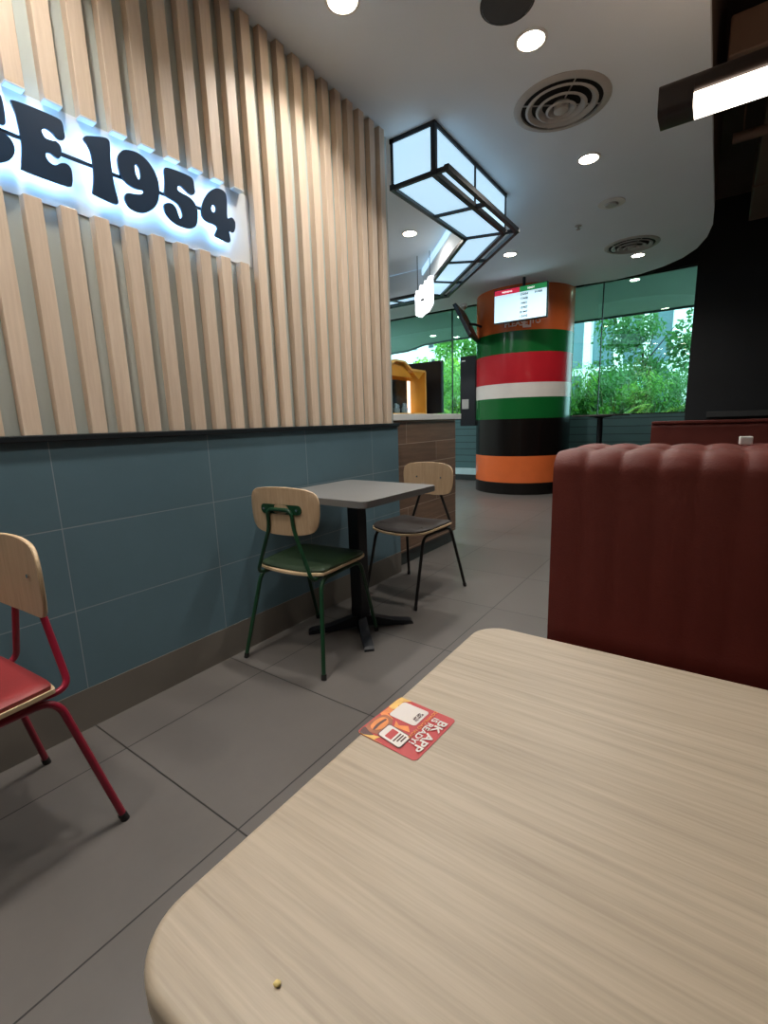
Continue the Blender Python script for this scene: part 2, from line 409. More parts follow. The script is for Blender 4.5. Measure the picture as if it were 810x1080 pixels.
LETTERS = [('S', [[(0.152, 2.0633), (0.1905, 2.0518), (0.2174, 2.0595), (0.2213, 1.9979), (0.2059, 1.9902), (0.1828, 2.0171), (0.1558, 2.0248), (0.1443, 2.0095), (0.1674, 1.9902), (0.2097, 1.9632), (0.2252, 1.9247), (0.2097, 1.8824), (0.1597, 1.8647), (0.1212, 1.8762), (0.0904, 1.867), (0.0812, 1.9286), (0.0981, 1.9402), (0.1212, 1.9093), (0.152, 1.9017), (0.1636, 1.917), (0.1366, 1.9402), (0.0943, 1.9671), (0.0812, 2.0095), (0.1058, 2.048)]]), ('I', [[(0.245, 2.0595), (0.3143, 2.0595), (0.3066, 2.021), (0.3027, 1.9594), (0.3066, 1.9055), (0.3143, 1.867), (0.245, 1.867), (0.2527, 1.9055), (0.2566, 1.9594), (0.2527, 2.021)]]), ('N', [[(0.33, 2.0595), (0.3839, 2.061), (0.407, 2.021), (0.4455, 1.9517), (0.4494, 2.021), (0.4416, 2.0595), (0.4917, 2.0595), (0.4879, 2.021), (0.484, 1.944), (0.4917, 1.867), (0.4455, 1.867), (0.4147, 1.9055), (0.38, 1.9671), (0.3762, 1.9055), (0.3839, 1.867), (0.33, 1.867), (0.3377, 1.9132), (0.3377, 2.021)]]), ('C', [[(0.5828, 2.0633), (0.6175, 2.0595), (0.629, 2.0402), (0.6444, 2.0556), (0.6599, 2.0518), (0.6614, 1.9979), (0.656, 1.9787), (0.6367, 1.9825), (0.6175, 2.0095), (0.5944, 2.0133), (0.5752, 1.9941), (0.5713, 1.9594), (0.579, 1.9247), (0.5982, 1.9093), (0.6175, 1.917), (0.6252, 1.9402), (0.6444, 1.9555), (0.6675, 1.944), (0.6729, 1.917), (0.656, 1.8862), (0.6213, 1.867), (0.579, 1.8655), (0.5366, 1.8901), (0.5112, 1.9286), (0.5059, 1.9709), (0.5174, 2.0133), (0.5444, 2.048)]]), ('E', [[(0.6885, 2.0561), (0.7373, 2.0611), (0.8056, 2.0616), (0.8192, 2.0528), (0.8204, 2.0295), (0.8213, 2.0149), (0.8138, 2.0043), (0.7986, 2.0025), (0.7841, 2.0141), (0.7672, 2.0171), (0.7559, 2.008), (0.7561, 1.9993), (0.763, 1.9877), (0.7803, 1.9875), (0.7924, 1.9904), (0.802, 1.9845), (0.8051, 1.9708), (0.8004, 1.9523), (0.7931, 1.9435), (0.783, 1.9456), (0.772, 1.9501), (0.7582, 1.9447), (0.7574, 1.9296), (0.7674, 1.9187), (0.7821, 1.9182), (0.7988, 1.9306), (0.8146, 1.9351), (0.8258, 1.9271), (0.8277, 1.9077), (0.824, 1.8816), (0.8114, 1.8694), (0.7372, 1.8688), (0.689, 1.8715), (0.6846, 1.8785), (0.6937, 1.9305), (0.6953, 1.9595), (0.694, 1.9871), (0.6913, 2.0221), (0.6859, 2.0472)]]), ('1', [[(0.8815, 2.0373), (0.8918, 2.0468), (0.9442, 2.0652), (0.9632, 2.0642), (0.9645, 2.045), (0.9614, 2.0078), (0.9608, 1.9603), (0.9644, 1.9138), (0.9703, 1.8767), (0.9619, 1.8654), (0.9249, 1.8673), (0.8915, 1.8725), (0.8882, 1.8803), (0.8961, 1.9188), (0.8998, 1.9592), (0.8981, 2.0008), (0.8916, 2.019), (0.8824, 2.0308)]]), ('9', [[(1.022, 2.0579), (1.0604, 2.065), (1.0936, 2.0552), (1.1193, 2.0301), (1.1331, 1.9958), (1.1323, 1.9598), (1.1218, 1.9243), (1.1022, 1.8961), (1.07, 1.8721), (1.0385, 1.8642), (1.0096, 1.8705), (0.9966, 1.891), (1.0, 1.9072), (1.0115, 1.916), (1.033, 1.9203), (1.0575, 1.9274), (1.0707, 1.9388), (1.0686, 1.9459), (1.0443, 1.9413), (1.0155, 1.9465), (0.9933, 1.9648), (0.9861, 1.9954), (0.9889, 2.0221), (1.0018, 2.0436)], [(1.0485, 2.0227), (1.0592, 2.023), (1.0652, 2.01), (1.0641, 1.9848), (1.0552, 1.9758), (1.0483, 1.9886), (1.0455, 2.0065)]]), ('5', [[(1.176, 2.059), (1.219, 2.0639), (1.2686, 2.064), (1.2847, 2.056), (1.2872, 2.029), (1.2882, 2.013), (1.275, 1.9992), (1.2555, 2.0019), (1.2346, 2.0131), (1.221, 2.0142), (1.2118, 2.0051), (1.2131, 1.9943), (1.2317, 1.9892), (1.2647, 1.9842), (1.2881, 1.9637), (1.2919, 1.9317), (1.2829, 1.8957), (1.263, 1.8746), (1.2279, 1.8664), (1.1845, 1.8712), (1.1549, 1.8895), (1.1464, 1.9138), (1.1546, 1.9289), (1.1766, 1.9369), (1.1943, 1.9291), (1.2027, 1.9088), (1.208, 1.8944), (1.2158, 1.8954), (1.2221, 1.9102), (1.2198, 1.928), (1.207, 1.9445), (1.1863, 1.9514), (1.1606, 1.9563), (1.1539, 1.9651), (1.1613, 2.0074), (1.1643, 2.048)]]), ('4', [[(1.3865, 2.0596), (1.4126, 2.0676), (1.4376, 2.0614), (1.4429, 2.0334), (1.4385, 1.9819), (1.4409, 1.9625), (1.4606, 1.9725), (1.4764, 1.963), (1.4756, 1.9371), (1.4645, 1.9159), (1.4491, 1.9166), (1.4412, 1.9169), (1.4423, 1.8968), (1.4447, 1.877), (1.4324, 1.8675), (1.4032, 1.8708), (1.3717, 1.8747), (1.3718, 1.8872), (1.3833, 1.9104), (1.3704, 1.919), (1.3396, 1.9197), (1.3165, 1.9297), (1.312, 1.9523), (1.3235, 1.9894), (1.3527, 2.0326)], [(1.3664, 1.9927), (1.3792, 1.9954), (1.3842, 1.9847), (1.3773, 1.9678), (1.3663, 1.9644), (1.3594, 1.9744)]])]
def letter(name, loops, label):
    lps = [smoothpoly([wy(*p) for p in lp], 3) for lp in loops]
    me = curve_mesh(lps, 0.004, 0.001)
    me.transform(Matrix.Translation((0.006, 0, 0)) @ RT)
    o = link(name, me, M['letter'], sign, label=label)
    # LED plate on the back of the letter, aimed at the panel
    cu = sum((Vector(p) for p in lps[0]), Vector((0,0)))/len(lps[0])
    back = []
    for k, lp in enumerate(lps):
        n = len(lp); q = []
        area = sum(lp[i][0]*lp[(i+1) % n][1]-lp[(i+1) % n][0]*lp[i][1] for i in range(n))
        sgn = (1 if area > 0 else -1)*(1 if k == 0 else -1)
        for i in range(n):
            d = (Vector(lp[(i+1) % n])-Vector(lp[i-1]))
            if d.length < 1e-9: d = Vector((1,0))
            d.normalize(); q.append(Vector(lp[i]) + Vector((-d.y, d.x))*sgn*0.005)
        back.append(q)
    mb = curve_mesh(back, 0.0008)
    mb.transform(Matrix.Translation((-0.0006, 0, 0)) @ RT)
    h = link('led_plate', mb, M['halo'], o)
    return o
for nm, loops in LETTERS: letter('letter' if nm.isalpha() else 'numeral', loops, ('letter ' if nm.isalpha() else 'numeral ')+nm)
b = NB(); box(b, -0.004, 0.002, -1.25, 0.72, -0.006+0.004, 0.006+0.004, 0.001, 1)
obj('bar', b, M['letter'], sign, label='thin dark bar running through the letters')

# ------------------------------------------------------------------ ceiling fittings
def downlight(x, y, z, label, P=26, r=0.062, group=None, tilt=None, col=(1, 0.965, 0.91), spread=2.0):
    t = thing('downlight', label, 'ceiling light', (x, y, z), 0, group)
    b = NB(); lathe(b, [(r+0.014, 0.0), (r+0.014, -0.004), (r, -0.006), (r, 0.0)], 28, cap=False); obj('trim_ring', b, M['white'], t, 0.6)
    b = NB(); lathe(b, [(r, -0.001), (r*0.6, -0.0035), (0, -0.0045)], 28, cap=False); obj('lens', b, M['led'], t, 3)
    ld = bpy.data.lights.new('lamp', 'AREA'); ld.shape = 'DISK'; ld.size = r*1.8; ld.energy = P; ld.color = col; ld.spread = spread
    lo_ = bpy.data.objects.new('lamp', ld); COL.objects.link(lo_); lo_.parent = t; lo_.location = (0, 0, -0.008)
    if tilt: lo_.rotation_euler = tilt
    return t
DL = [(-0.869, 2.541, 'round ceiling downlight nearest the camera, above the large air vent', 9),
      (-0.879, 3.816, 'round ceiling downlight between the large air vent and the small white disc', 9),
      (-2.53, 4.123, 'round downlight in the ceiling over the counter, left of the light box', 7),
      (-1.989, 5.31, 'round downlight behind the light box, in front of the column', 15),
      (-0.879, 6.294, 'round downlight beside the far air vent', 9),
      (-1.439, 1.84, 'downlight by the slat wall, cut by the top of the picture', 9.5)]
for x, y, l, p in DL: downlight(x, y, CZ, l, p, spread=2.75 if y > 3 else 2.2)
for x, y in ((-0.88, 1.27), (-0.88, 0.0), (-0.88, -1.3), (-1.44, 0.6), (-1.44, -0.7)):
    downlight(x, y, CZ, 'round ceiling downlight out of the picture behind the camera', 3.8 if x > -1 else 8.0, group='downlights behind the camera', spread=2.0 if x > -1 else 2.1)
for x, y in ((-4.7, 6.4), (-4.5, 4.4), (-4.5, 2.6)):  # unseen fill lamps, added to brighten the back left of the room
    downlight(x, y, CZ, 'added unseen ceiling downlight over the service area behind the wall, fill light for the back', 34, group='added fill downlights over the service area', col=(0.92, 0.98, 1), spread=2.9)
def vent(x, y, R, label):
    t = thing('air_vent', label, 'air vent', (x, y, CZ))
    b = NB(); lathe(b, [(R*0.84, 0), (R*0.84, -0.012), (R*0.92, -0.014), (R, -0.003), (R, 0.0)], 48, cap=False); obj('outer_ring', b, M['grille'], t, 0.6)
    b = NB(); lathe(b, [(0, -0.001), (R*0.86, -0.001)], 48, cap=False); obj('dark_throat', b, M['ventdark'], t)
    for k, q in enumerate((0.70, 0.48, 0.27)):
        b = NB(); lathe(b, [(R*(q-0.085), -0.004-0.004*k), (R*q, -0.020-0.008*k), (R*(q+0.05), -0.014-0.008*k), (R*q, -0.016-0.008*k), (R*(q-0.085), -0.0005)], 40, cap=False)
        obj('cone_ring', b, M['grille'], t, 0.9)
    b = NB(); lathe(b, [(R*0.155, -0.004), (R*0.15, -0.036), (R*0.08, -0.042), (0, -0.043)], 28, cap=False); obj('centre_cap', b, M['grille'], t, 0.7)
    b = NB()
    for k in range(4):
        a = k*PI/2+0.6; tube(b, [(R*0.12*math.cos(a), R*0.12*math.sin(a), -0.006), (R*0.86*math.cos(a), R*0.86*math.sin(a), -0.006)], 0.004, 6)
    obj('spoke', b, M['grille'], t)
vent(-0.878, 3.105, 0.262, 'large round air vent with concentric rings, nearest in the white ceiling')
vent(-0.888, 5.89, 0.262, 'far round air vent with concentric rings, near the curved ceiling edge')
t = thing('ceiling_speaker', 'dark grey round speaker grille cut by the top of the picture', 'speaker', (-0.885, 2.275, CZ))
b = NB(); lathe(b, [(0.115, 0), (0.115, -0.006), (0.105, -0.010)], 32, cap=False); obj('speaker_rim', b, M['greydark'], t, 0.6)
b = NB(); lathe(b, [(0.105, -0.009), (0.05, -0.012), (0, -0.013)], 32, cap=False); obj('speaker_grille', b, M['greydark'], t, 3)
t = thing('ceiling_sensor', 'small white round disc on the ceiling between two downlights', 'sensor', (-0.879, 4.673, CZ))
b = NB(); lathe(b, [(0.105, 0), (0.105, -0.006), (0.085, -0.010), (0.05, -0.010)], 32, cap=False); obj('sensor_plate', b, M['white'], t, 0.6)
b = NB(); lathe(b, [(0.055, -0.009), (0.045, -0.022), (0, -0.024)], 24, cap=False); obj('sensor_cap', b, M['grille'], t, 0.8)
t = thing('sprinkler', 'tiny sprinkler head on the ceiling in front of the column', 'sprinkler', (-1.215, 4.99, CZ))
b = NB(); lathe(b, [(0.03, 0), (0.03, -0.005), (0.008, -0.008), (0.008, -0.03), (0.018, -0.032), (0.018, -0.036), (0, -0.037)], 18, cap=False); obj('sprinkler_head', b, M['grille'], t, 0.7)

# ------------------------------------------------------------------ zigzag light box under the ceiling
LB0, LBZ = 2.555, CZ
lb = thing('ceiling_light_box', 'angular black framed light box with glowing pale blue panels hung from the ceiling', 'light box', (-1.53, 2.79, CZ))
LO = Vector((-1.53, 2.79, CZ))
def P3(x, y, z): return Vector((x, y, z))-LO
def bar3(b, p, q, s=0.028):
    p = Vector(p); q = Vector(q); d = (q-p); L = d.length; d.normalize()
    upv = Vector((0,0,1)) if abs(d.z) < 0.9 else Vector((1,0,0))
    sx = d.cross(upv).normalized()*s/2; sy = sx.cross(d).normalized()*s/2
    p = p-d*s/2; q = q+d*s/2
    vs = [bm_v for bm_v in (b.verts.new(p+sx+sy), b.verts.new(p-sx+sy), b.verts.new(p-sx-sy), b.verts.new(p+sx-sy), b.verts.new(q+sx+sy), b.verts.new(q-sx+sy), b.verts.new(q-sx-sy), b.verts.new(q+sx-sy))]
    for f in ((3,2,1,0), (4,5,6,7), (0,1,5,4), (1,2,6,5), (2,3,7,6), (3,0,4,7)): b.faces.new([vs[i] for i in f])
# plan lines (left/inner, mid, outer)
inn = [(-1.83, 2.79), (-1.83, 3.86), (-2.95, 5.09), (-4.3, 5.09)]
mid = [(-1.53, 2.79), (-1.53, 3.945), (-2.83, 5.30), (-4.3, 5.30)]
out = [(-1.44, 2.79), (-1.44, 3.985), (-2.785, 5.385), (-4.3, 5.385)]
def lerp2(a, b, t): return (a[0]+(b[0]-a[0])*t, a[1]+(b[1]-a[1])*t)
seg_div = [[0, 0.5, 1], [0, 0.36, 0.72, 1], [0, 0.35, 0.7, 1]]
fr_b, fr_t = NB(), NB()
for k in range(3):
    for L, s in ((inn, 0.032), (mid, 0.033), (out, 0.032)):
        bar3(fr_b, P3(*L[k], LB0), P3(*L[k+1], LB0), s)
    for L in ((inn, mid) if k == 0 else (mid,)): bar3(fr_t, P3(*L[k], LBZ-0.012), P3(*L[k+1], LBZ-0.012), 0.026)
    for j, tt in enumerate(seg_div[k]):
        a, c, o_ = lerp2(inn[k], inn[k+1], tt), lerp2(mid[k], mid[k+1], tt), lerp2(out[k], out[k+1], tt)
        if not (k and j == 0):
            bar3(fr_b, P3(*a, LB0), P3(*o_, LB0), 0.024)
            bar3(fr_t, P3(*c, LB0), P3(*c, LBZ-0.012), 0.02 if (k or j) else 0.03)
            if k == 0: bar3(fr_t, P3(*a, LB0), P3(*a, LBZ-0.012), 0.018)
bar3(fr_t, P3(*inn[0], LBZ-0.012), P3(*mid[0], LBZ-0.012), 0.026)
obj('bottom_frame', fr_b, M['black'], lb); obj('upright_frame', fr_t, M['black'], lb)
b = NB(); box(b, -0.29, -0.01, -0.004, 0.004, LB0+0.005-CZ, -0.005); obj('end_panel', b, M['lightbox'], lb)
for k in range(3):
    for j in range(len(seg_div[k])-1):
        t0, t1 = seg_div[k][j], seg_div[k][j+1]
        a0, a1 = lerp2(inn[k], inn[k+1], t0), lerp2(inn[k], inn[k+1], t1)
        c0, c1 = lerp2(mid[k], mid[k+1], t0), lerp2(mid[k], mid[k+1], t1)
        b = NB(); prism(b, [P3(*q, 0)[:2] for q in (a0, a1, c1, c0)], LB0+0.004-CZ, LB0+0.010-CZ); obj('bottom_panel', b, M['lightbox'], lb)
        for (p, q) in ((c0, c1), (a0, a1)):
            b = NB(); d = (Vector(q)-Vector(p)).normalized(); nn = Vector((-d.y, d.x))*0.003
            prism(b, [(P3(*p, 0).to_2d()+nn), (P3(*q, 0).to_2d()+nn), (P3(*q, 0).to_2d()-nn), (P3(*p, 0).to_2d()-nn)], LB0+0.012-CZ, -0.004)
            obj('side_panel', b, M['lightbox'] if p is c0 else M['ceil'], lb)
        if k == 1:
            b = NB(); d = (Vector(a1)-Vector(a0)).normalized(); nn = Vector((-d.y, d.x))
            if nn.x > 0: nn = -nn
            pa, pq = P3(*a0, 0).to_2d()+nn*0.004, P3(*a1, 0).to_2d()+nn*0.004
            prism(b, [pa, pq, pq+nn*0.012, pa+nn*0.012], -0.075, -0.012); obj('cove_strip', b, M['lightbox'], lb, label='pale blue glowing strip along the ceiling')

# ------------------------------------------------------------------ hanging sign above the counter
hs = thing('hanging_sign', 'glowing white stepped sign hung on two rods over the counter', 'sign', (-2.70, 4.675, 2.39), math.atan2(0.06, -0.21))
olh = [(-0.12,-0.16), (-0.06,-0.19), (0.0,-0.165), (0.06,-0.15), (0.12,-0.09), (0.125,0.0), (0.12,0.08), (0.125,0.19), (0.085,0.185), (0.06,0.15), (0.03,0.165), (0.01,0.12), (-0.04,0.135), (-0.06,0.08), (-0.105,0.09), (-0.125,0.03), (-0.12,-0.05)]
b = NB(); prism(b, olh, -0.02, 0.02, fn=lambda u, v, w: (-u, w, v)); obj('sign_body', b, M['signglow'], hs)
b = NB(); prism(b, rrect(-0.035, 0.02, -0.035, -0.012, 0.008, 3), 0.019, 0.022, fn=lambda u, v, w: (-u, w, v)); obj('dark_mark', b, M['greydark'], hs)
for u, z in ((-0.10, 0.08), (0.09, 0.18)):
    b = NB(); tube(b, [(u*-1, 0, z), (u*-1, 0, CZ-2.39)], 0.004, 8); obj('hanging_rod', b, M['black'], hs)

# ------------------------------------------------------------------ striped column with its fittings
CX, CY, CR = -2.45, 7.17, 0.689
colm = thing('striped_column', 'thick round column with glossy orange, green, red, white and black bands', 'column', (CX, CY, 0))
bands = [(0, 0.171, 'gblack', 'black base band'), (0.171, 0.553, 'orange', 'low orange band'), (0.553, 1.076, 'gblack', 'wide black band'), (1.076, 1.365, 'green', 'lower green band'),
         (1.365, 1.562, 'cream', 'white band'), (1.562, 1.963, 'red', 'red band'), (1.963, 2.246, 'green', 'upper green band'), (2.246, SLAB, 'orange', 'top orange band')]
for z0, z1, m, l in bands:
    b = NB(); lathe(b, [(CR, z0), (CR, z1)], 96, cap=False); obj('band', b, M[m], colm, 3, label=l)
# lettering on the column below the screen
def on_col(me, ang0, z0):
    for v in me.vertices:
        a = ang0 + v.co.x/CR; rr = CR+0.002+v.co.z
        v.co = Vector((rr*math.sin(a), -rr*math.cos(a), z0+v.co.y))
    return me
aF = math.atan2(0-CX, CY-0)*0    # angle measured from facing -y
tm = text_mesh('PLEASE', 0.10, 0.0005, 0.003); link('lettering', on_col(tm, 0.17, 2.335), M['pinktext'], colm)
tm = text_mesh('TO', 0.09, 0.0005, 0.002); link('lettering', on_col(tm, 0.545, 2.35), M['pinktext'], colm)
tm = curve_mesh([rrect(-0.055, 0.055, -0.06, 0.07, 0.01, 3), rrect(-0.035, 0.035, -0.03, 0.05, 0.008, 3)], 0.0005); link('printed_square', on_col(tm, 0.38, 2.335), M['pinktext'], colm)
# order screen
TX0, TX1, TZ0, TZ1, TY = -2.515, -1.845, 2.318, 2.71, 6.19
tv = thing('order_screen', 'wide screen listing order numbers in front of the column, red and green header', 'screen', ((TX0+TX1)/2, TY, (TZ0+TZ1)/2), 0)
hw, hh = (TX1-TX0)/2, (TZ1-TZ0)/2
b = NB(); box(b, -hw-0.01, hw+0.01, 0.0, 0.05, -hh-0.012, hh+0.01, 0.004); obj('casing', b, M['black'], tv)
b = NB(); box(b, -hw, hw, -0.002, 0.0, -hh, hh-0.062); obj('display', b, M['screen'], tv)
b = NB(); box(b, -hw, -0.005, -0.002, 0.0, hh-0.062, hh); obj('header', b, M['scrred'], tv, label='red header')
b = NB(); box(b, -0.005, hw, -0.002, 0.0, hh-0.062, hh); obj('header', b, M['scrgreen'], tv, label='green header')
FX = Matrix(((1,0,0,0),(0,0,-1,0),(0,1,0,0),(0,0,0,1)))
def tvtext(s, x, z, size, m, bold=0.001):
    me = text_mesh(s, size, 0.0003, bold); mlink('screen_text', me, Matrix.Translation((x, -0.003, z)) @ FX, M[m], tv)
tvtext('PREPARING', -hw*0.5, hh-0.032, 0.026, 'scrwhite'); tvtext('READY', hw*0.42, hh-0.032, 0.028, 'scrwhite')
for k, s in enumerate(('15054', '13408', '14401', '13407', '81447', '13410')):
    tvtext(s, hw*0.16, hh-0.092-k*0.053, 0.040, 'scrtext')
tvtext('81408', hw*0.70, hh-0.092, 0.036, 'scrtext')
b = NB(); tube(b, [(0.03, 0.06, hh-0.1), (0.03, 0.06, CZ-(TZ0+TZ1)/2)], 0.02, 10); box(b, -0.06, 0.12, 0.045, 0.08, -0.08, 0.12, 0.004); obj('ceiling_mount', b, M['black'], tv)
# second screen, seen edge-on at the left of the column
t2 = thing('tilted_screen', 'black screen seen edge-on, tilted beside the left of the column', 'screen', (-2.985, 6.35, 2.40), math.radians(25+90-11))
RX = Matrix.Rotation(math.radians(-27), 4, 'X')
b = NB(); box(b, -0.34, 0.34, -0.025, 0.025, -0.235, 0.235, 0.006); bmesh.ops.transform(b, matrix=RX, verts=b.verts); obj('casing', b, M['black'], t2)
b = NB(); tube(b, [(0.02, -0.02, 0.0), (0.10, -0.10, 0.0), (0.20, -0.165, -0.02)], 0.018, 8); obj('wall_bracket', b, M['black'], t2)
# dome camera
t = thing('security_camera', 'small white dome camera under the ceiling left of the column', 'camera', (-3.36, 7.02, CZ))
b = NB(); lathe(b, [(0.06, 0), (0.06, -0.03), (0.045, -0.035)], 24, cap=True); obj('camera_base', b, M['white'], t, 0.6)
b = NB(); lathe(b, [(0.045, -0.035), (0.04, -0.06), (0.025, -0.078), (0, -0.084)], 24, cap=False); obj('camera_dome', b, M['grille'], t, 3)
# self-order kiosk
t = thing('order_kiosk', 'tall black ordering kiosk mounted on the left of the column', 'kiosk', (-3.27, 7.08, 0.985), 0.0)
b = NB(); box(b, -0.15, 0.12, -0.05, 0.06, 0, 1.08, 0.008); obj('kiosk_body', b, M['black'], t)
b = NB(); box(b, -0.115, 0.0, -0.053, -0.049, 0.27, 0.42, 0.001, 1); obj('white_notice', b, M['grille'], t)
b = NB(); box(b, -0.12, -0.06, -0.053, -0.049, 1.0, 1.02); obj('small_label', b, M['white'], t)
b = NB(); tube(b, [(0.1, 0.02, 0.5), (0.28, 0.02, 0.5)], 0.03, 8); obj('mounting_arm', b, M['black'], t)

# ------------------------------------------------------------------ counter and what stands on it
ct = thing('service_counter', 'service counter faced in brown wood planks with a thick white top behind the wall end', 'counter', (-1.87, 2.75, 0))
b = NB(); box(b, -0.86, 0.0, 0.01, 1.00, 0.105, 1.088); obj('plank_front', b, M['woodtile'], ct)
b = NB(); box(b, -0.84, -0.02, 0.02, 0.99, 0.0, 0.105); obj('kick_plate', b, M['kick'], ct)
b = NB(); box(b, -0.90, 0.02, 0.005, 1.075, 1.090, 1.135, 0.003); obj('worktop', b, M['white'], ct)
CT = 1.135
dc = thing('display_case', 'yellow zigzag topped display case standing on the white counter', 'display case', (-2.13, 3.29, CT))
# open front faces the room (+x); profile runs along y
rib = [(0.41, 0.0), (0.41, 0.365), (0.395, 0.38), (0.175, 0.38), (0.07, 0.435), (-0.07, 0.435), (-0.175, 0.38), (-0.395, 0.38), (-0.41, 0.365), (-0.41, 0.0)]
def ribbon(b, pts, w0, w1, th):
    n = len(pts)
    nrm = []
    for i in range(n):
        a = Vector(pts[max(0, i-1)]); c = Vector(pts[min(n-1, i+1)]); d = (c-a).normalized(); nrm.append(Vector((-d.y, d.x)))
    up_ = [Vector(p) for p in pts]; dn = [Vector(p)+m_*th for p, m_ in zip(pts, nrm)]
    prism(b, [tuple(p) for p in up_]+[tuple(p) for p in dn[::-1]], w0, w1, fn=lambda u, v, w: (w, u, v))
b = NB(); ribbon(b, rib, -0.17, 0.0, 0.012); obj('case_frame', b, M['yellow'], dc)
b = NB(); ribbon(b, rib, 0.0, 0.003, 0.016); obj('case_edge', b, M['yellowedge'], dc, label='pale yellow front edge of the case')
for sgn in (-1, 1):   # folded gables hanging under the zigzag top
    b = NB(); prism(b, [(sgn*0.39, 0.372), (sgn*0.18, 0.372), (sgn*0.29, 0.30)], -0.012, -0.002, fn=lambda u, v, w: (w, u, v)); obj('folded_gable', b, M['yellow'], dc)
b = NB(); prism(b, [(0.075, 0.411), (-0.075, 0.411), (-0.21, 0.31), (0.21, 0.31)], -0.030, -0.020, fn=lambda u, v, w: (w, u, v)); obj('folded_gable', b, M['yellow'], dc)
b = NB(); box(b, -0.17, -0.16, -0.40, 0.40, 0.0, 0.37); obj('back_panel', b, M['yellow'], dc)
b = NB(); box(b, -0.16, 0.0, -0.40, 0.40, 0.0, 0.018); obj('case_floor', b, M['yellowedge'], dc)
b = NB(); box(b, -0.158, -0.152, -0.39, 0.33, 0.02, 0.30); obj('dark_back_picture', b, M['glasscup'], dc)
b = NB(); box(b, -0.158, -0.148, 0.345, 0.385, 0.02, 0.30); obj('light_strip', b, emit('case_strip', (255,250,235), 1.2), dc)
random.seed(3)
M['toy_blue'] = mat('toy_blue', (130,165,185), 0.4, var=0.2, vscale=40)
for k in range(5):
    h = random.uniform(0.06, 0.10)
    t = thing('toy_figure', 'tiny pale blue figure standing inside the yellow display case', 'figure', (-2.25+0.02*(k % 2), 3.30+k*0.06, CT+0.018), 0, 'figures in the display case')
    b = NB(); lathe(b, [(0.018, 0), (0.022, h*0.5), (0.012, h*0.6), (0.016, h*0.8), (0.010, h), (0, h*1.02)], 12); obj('figure_body', b, M['toy_blue'], t, 1)
t = thing('till_screen', 'flat black screen standing on the counter behind the yellow display case', 'screen', (-2.17, 3.77, CT), 0)
b = NB(); box(b, -0.20, 0.165, -0.02, 0.025, 0.012, 0.46, 0.004); obj('screen_casing', b, M['black'], t)
b = NB(); box(b, -0.13, 0.09, -0.05, 0.04, 0, 0.012, 0.002); obj('screen_foot', b, M['black'], t)

# ------------------------------------------------------------------ windows
xm1, xm2 = -0.506*YG, -0.193*YG
for k, (x0, x1) in enumerate(((-6.4, xm1), (xm1, xm2), (xm2, -0.382))):
    w = thing('window_%d' % (k+1), None, None, (0, YG, 1.085))
    w['kind'] = 'structure'
    b = NB(); box(b, x0+0.004, x1-0.004, 0.0, 0.012, 0.0, 1.935); obj('pane', b, M['glass'], w)
    b = NB(); box(b, x0, x1, -0.02, 0.03, -0.002, 0.018); box(b, x0, x1, -0.02, 0.03, 1.915, 1.94)
    for xx in (x0, x1-0.006): box(b, xx, xx+0.006, -0.012, 0.024, 0.018, 1.915)
    obj('frame', b, M['mullion'], w)

# ------------------------------------------------------------------ black back wall ledge, bar table, booths
t = thing('wall_ledge', 'thin grey ledge running along the black back wall', 'ledge', (-0.13, YG-0.03, 1.015))
b = NB(); box(b, 0, 2.6, -0.10, 0.0, 0.0, 0.075, 0.004); obj('ledge_board', b, M['greydark'], t)
t = thing('bar_table', 'high round dark table by the window behind the booths', 'table', (-1.30, 6.95, 0))
b = NB(); lathe(b, [(0.36, 1.075), (0.365, 1.085), (0.36, 1.097)], 48); obj('tabletop', b, M['greydark'], t, 0.5)
b = NB(); lathe(b, [(0.036, 0.03), (0.036, 1.05), (0.15, 1.068), (0.15, 1.075)], 24); obj('pole', b, M['black'], t, 0.6)
b = NB(); lathe(b, [(0.26, 0), (0.26, 0.012), (0.05, 0.03), (0.04, 0.05)], 32); obj('base', b, M['black'], t, 0.6)

def cushion(b, x0, x1, prof, w, amp, per=10):
    """channelled upholstery: prof is the cross-section [(y,z,ny,nz)], bulged along x every w"""
    n = max(1, int(round((x1-x0)/w))); cols = []
    N = n*per
    for i in range(N+1):
        x = x0+(x1-x0)*i/N; ph = (i % per)/per
        bl = amp*(1-abs(2*ph-1)**2.2) if i not in (0, N) else 0
        cols.append([b.verts.new((x, p[0]+p[2]*bl, p[1]+p[3]*bl)) for p in prof])
    for a, c in zip(cols[:-1], cols[1:]):
        for k in range(len(prof)-1): b.faces.new((a[k], a[k+1], c[k+1], c[k]))
        b.faces.new((a[-1], a[0], c[0], c[-1]))
    b.faces.new(cols[0]); b.faces.new(cols[-1][::-1])
def backprof(y0, y1, z0, z1, r, rb=0.02):
    pr = []
    pr.append((y0+rb, z0, 0, -0.3)); pr.append((y0, z0+rb, -0.15, 0))
    for k in range(9): pr.append((y0, z0+rb+(z1-r-z0-rb)*(k+1)/9, -0.26, 0))
    for k in range(1, 7):
        a = k/6*PI/2; pr.append((y0+r-r*math.cos(a), z1-r+r*math.sin(a), -math.cos(a), math.sin(a)))
    pr.append(((y0+y1)/2, z1, 0, 1))
    for k in range(0, 7):
        a = PI/2-k/6*PI/2; pr.append((y1-r+r*math.cos(a), z1-r+r*math.sin(a), math.cos(a), math.sin(a)))
    pr.append((y1, z0+rb, 1, 0)); pr.append((y1-rb, z0, 0, -0.3))
    return pr
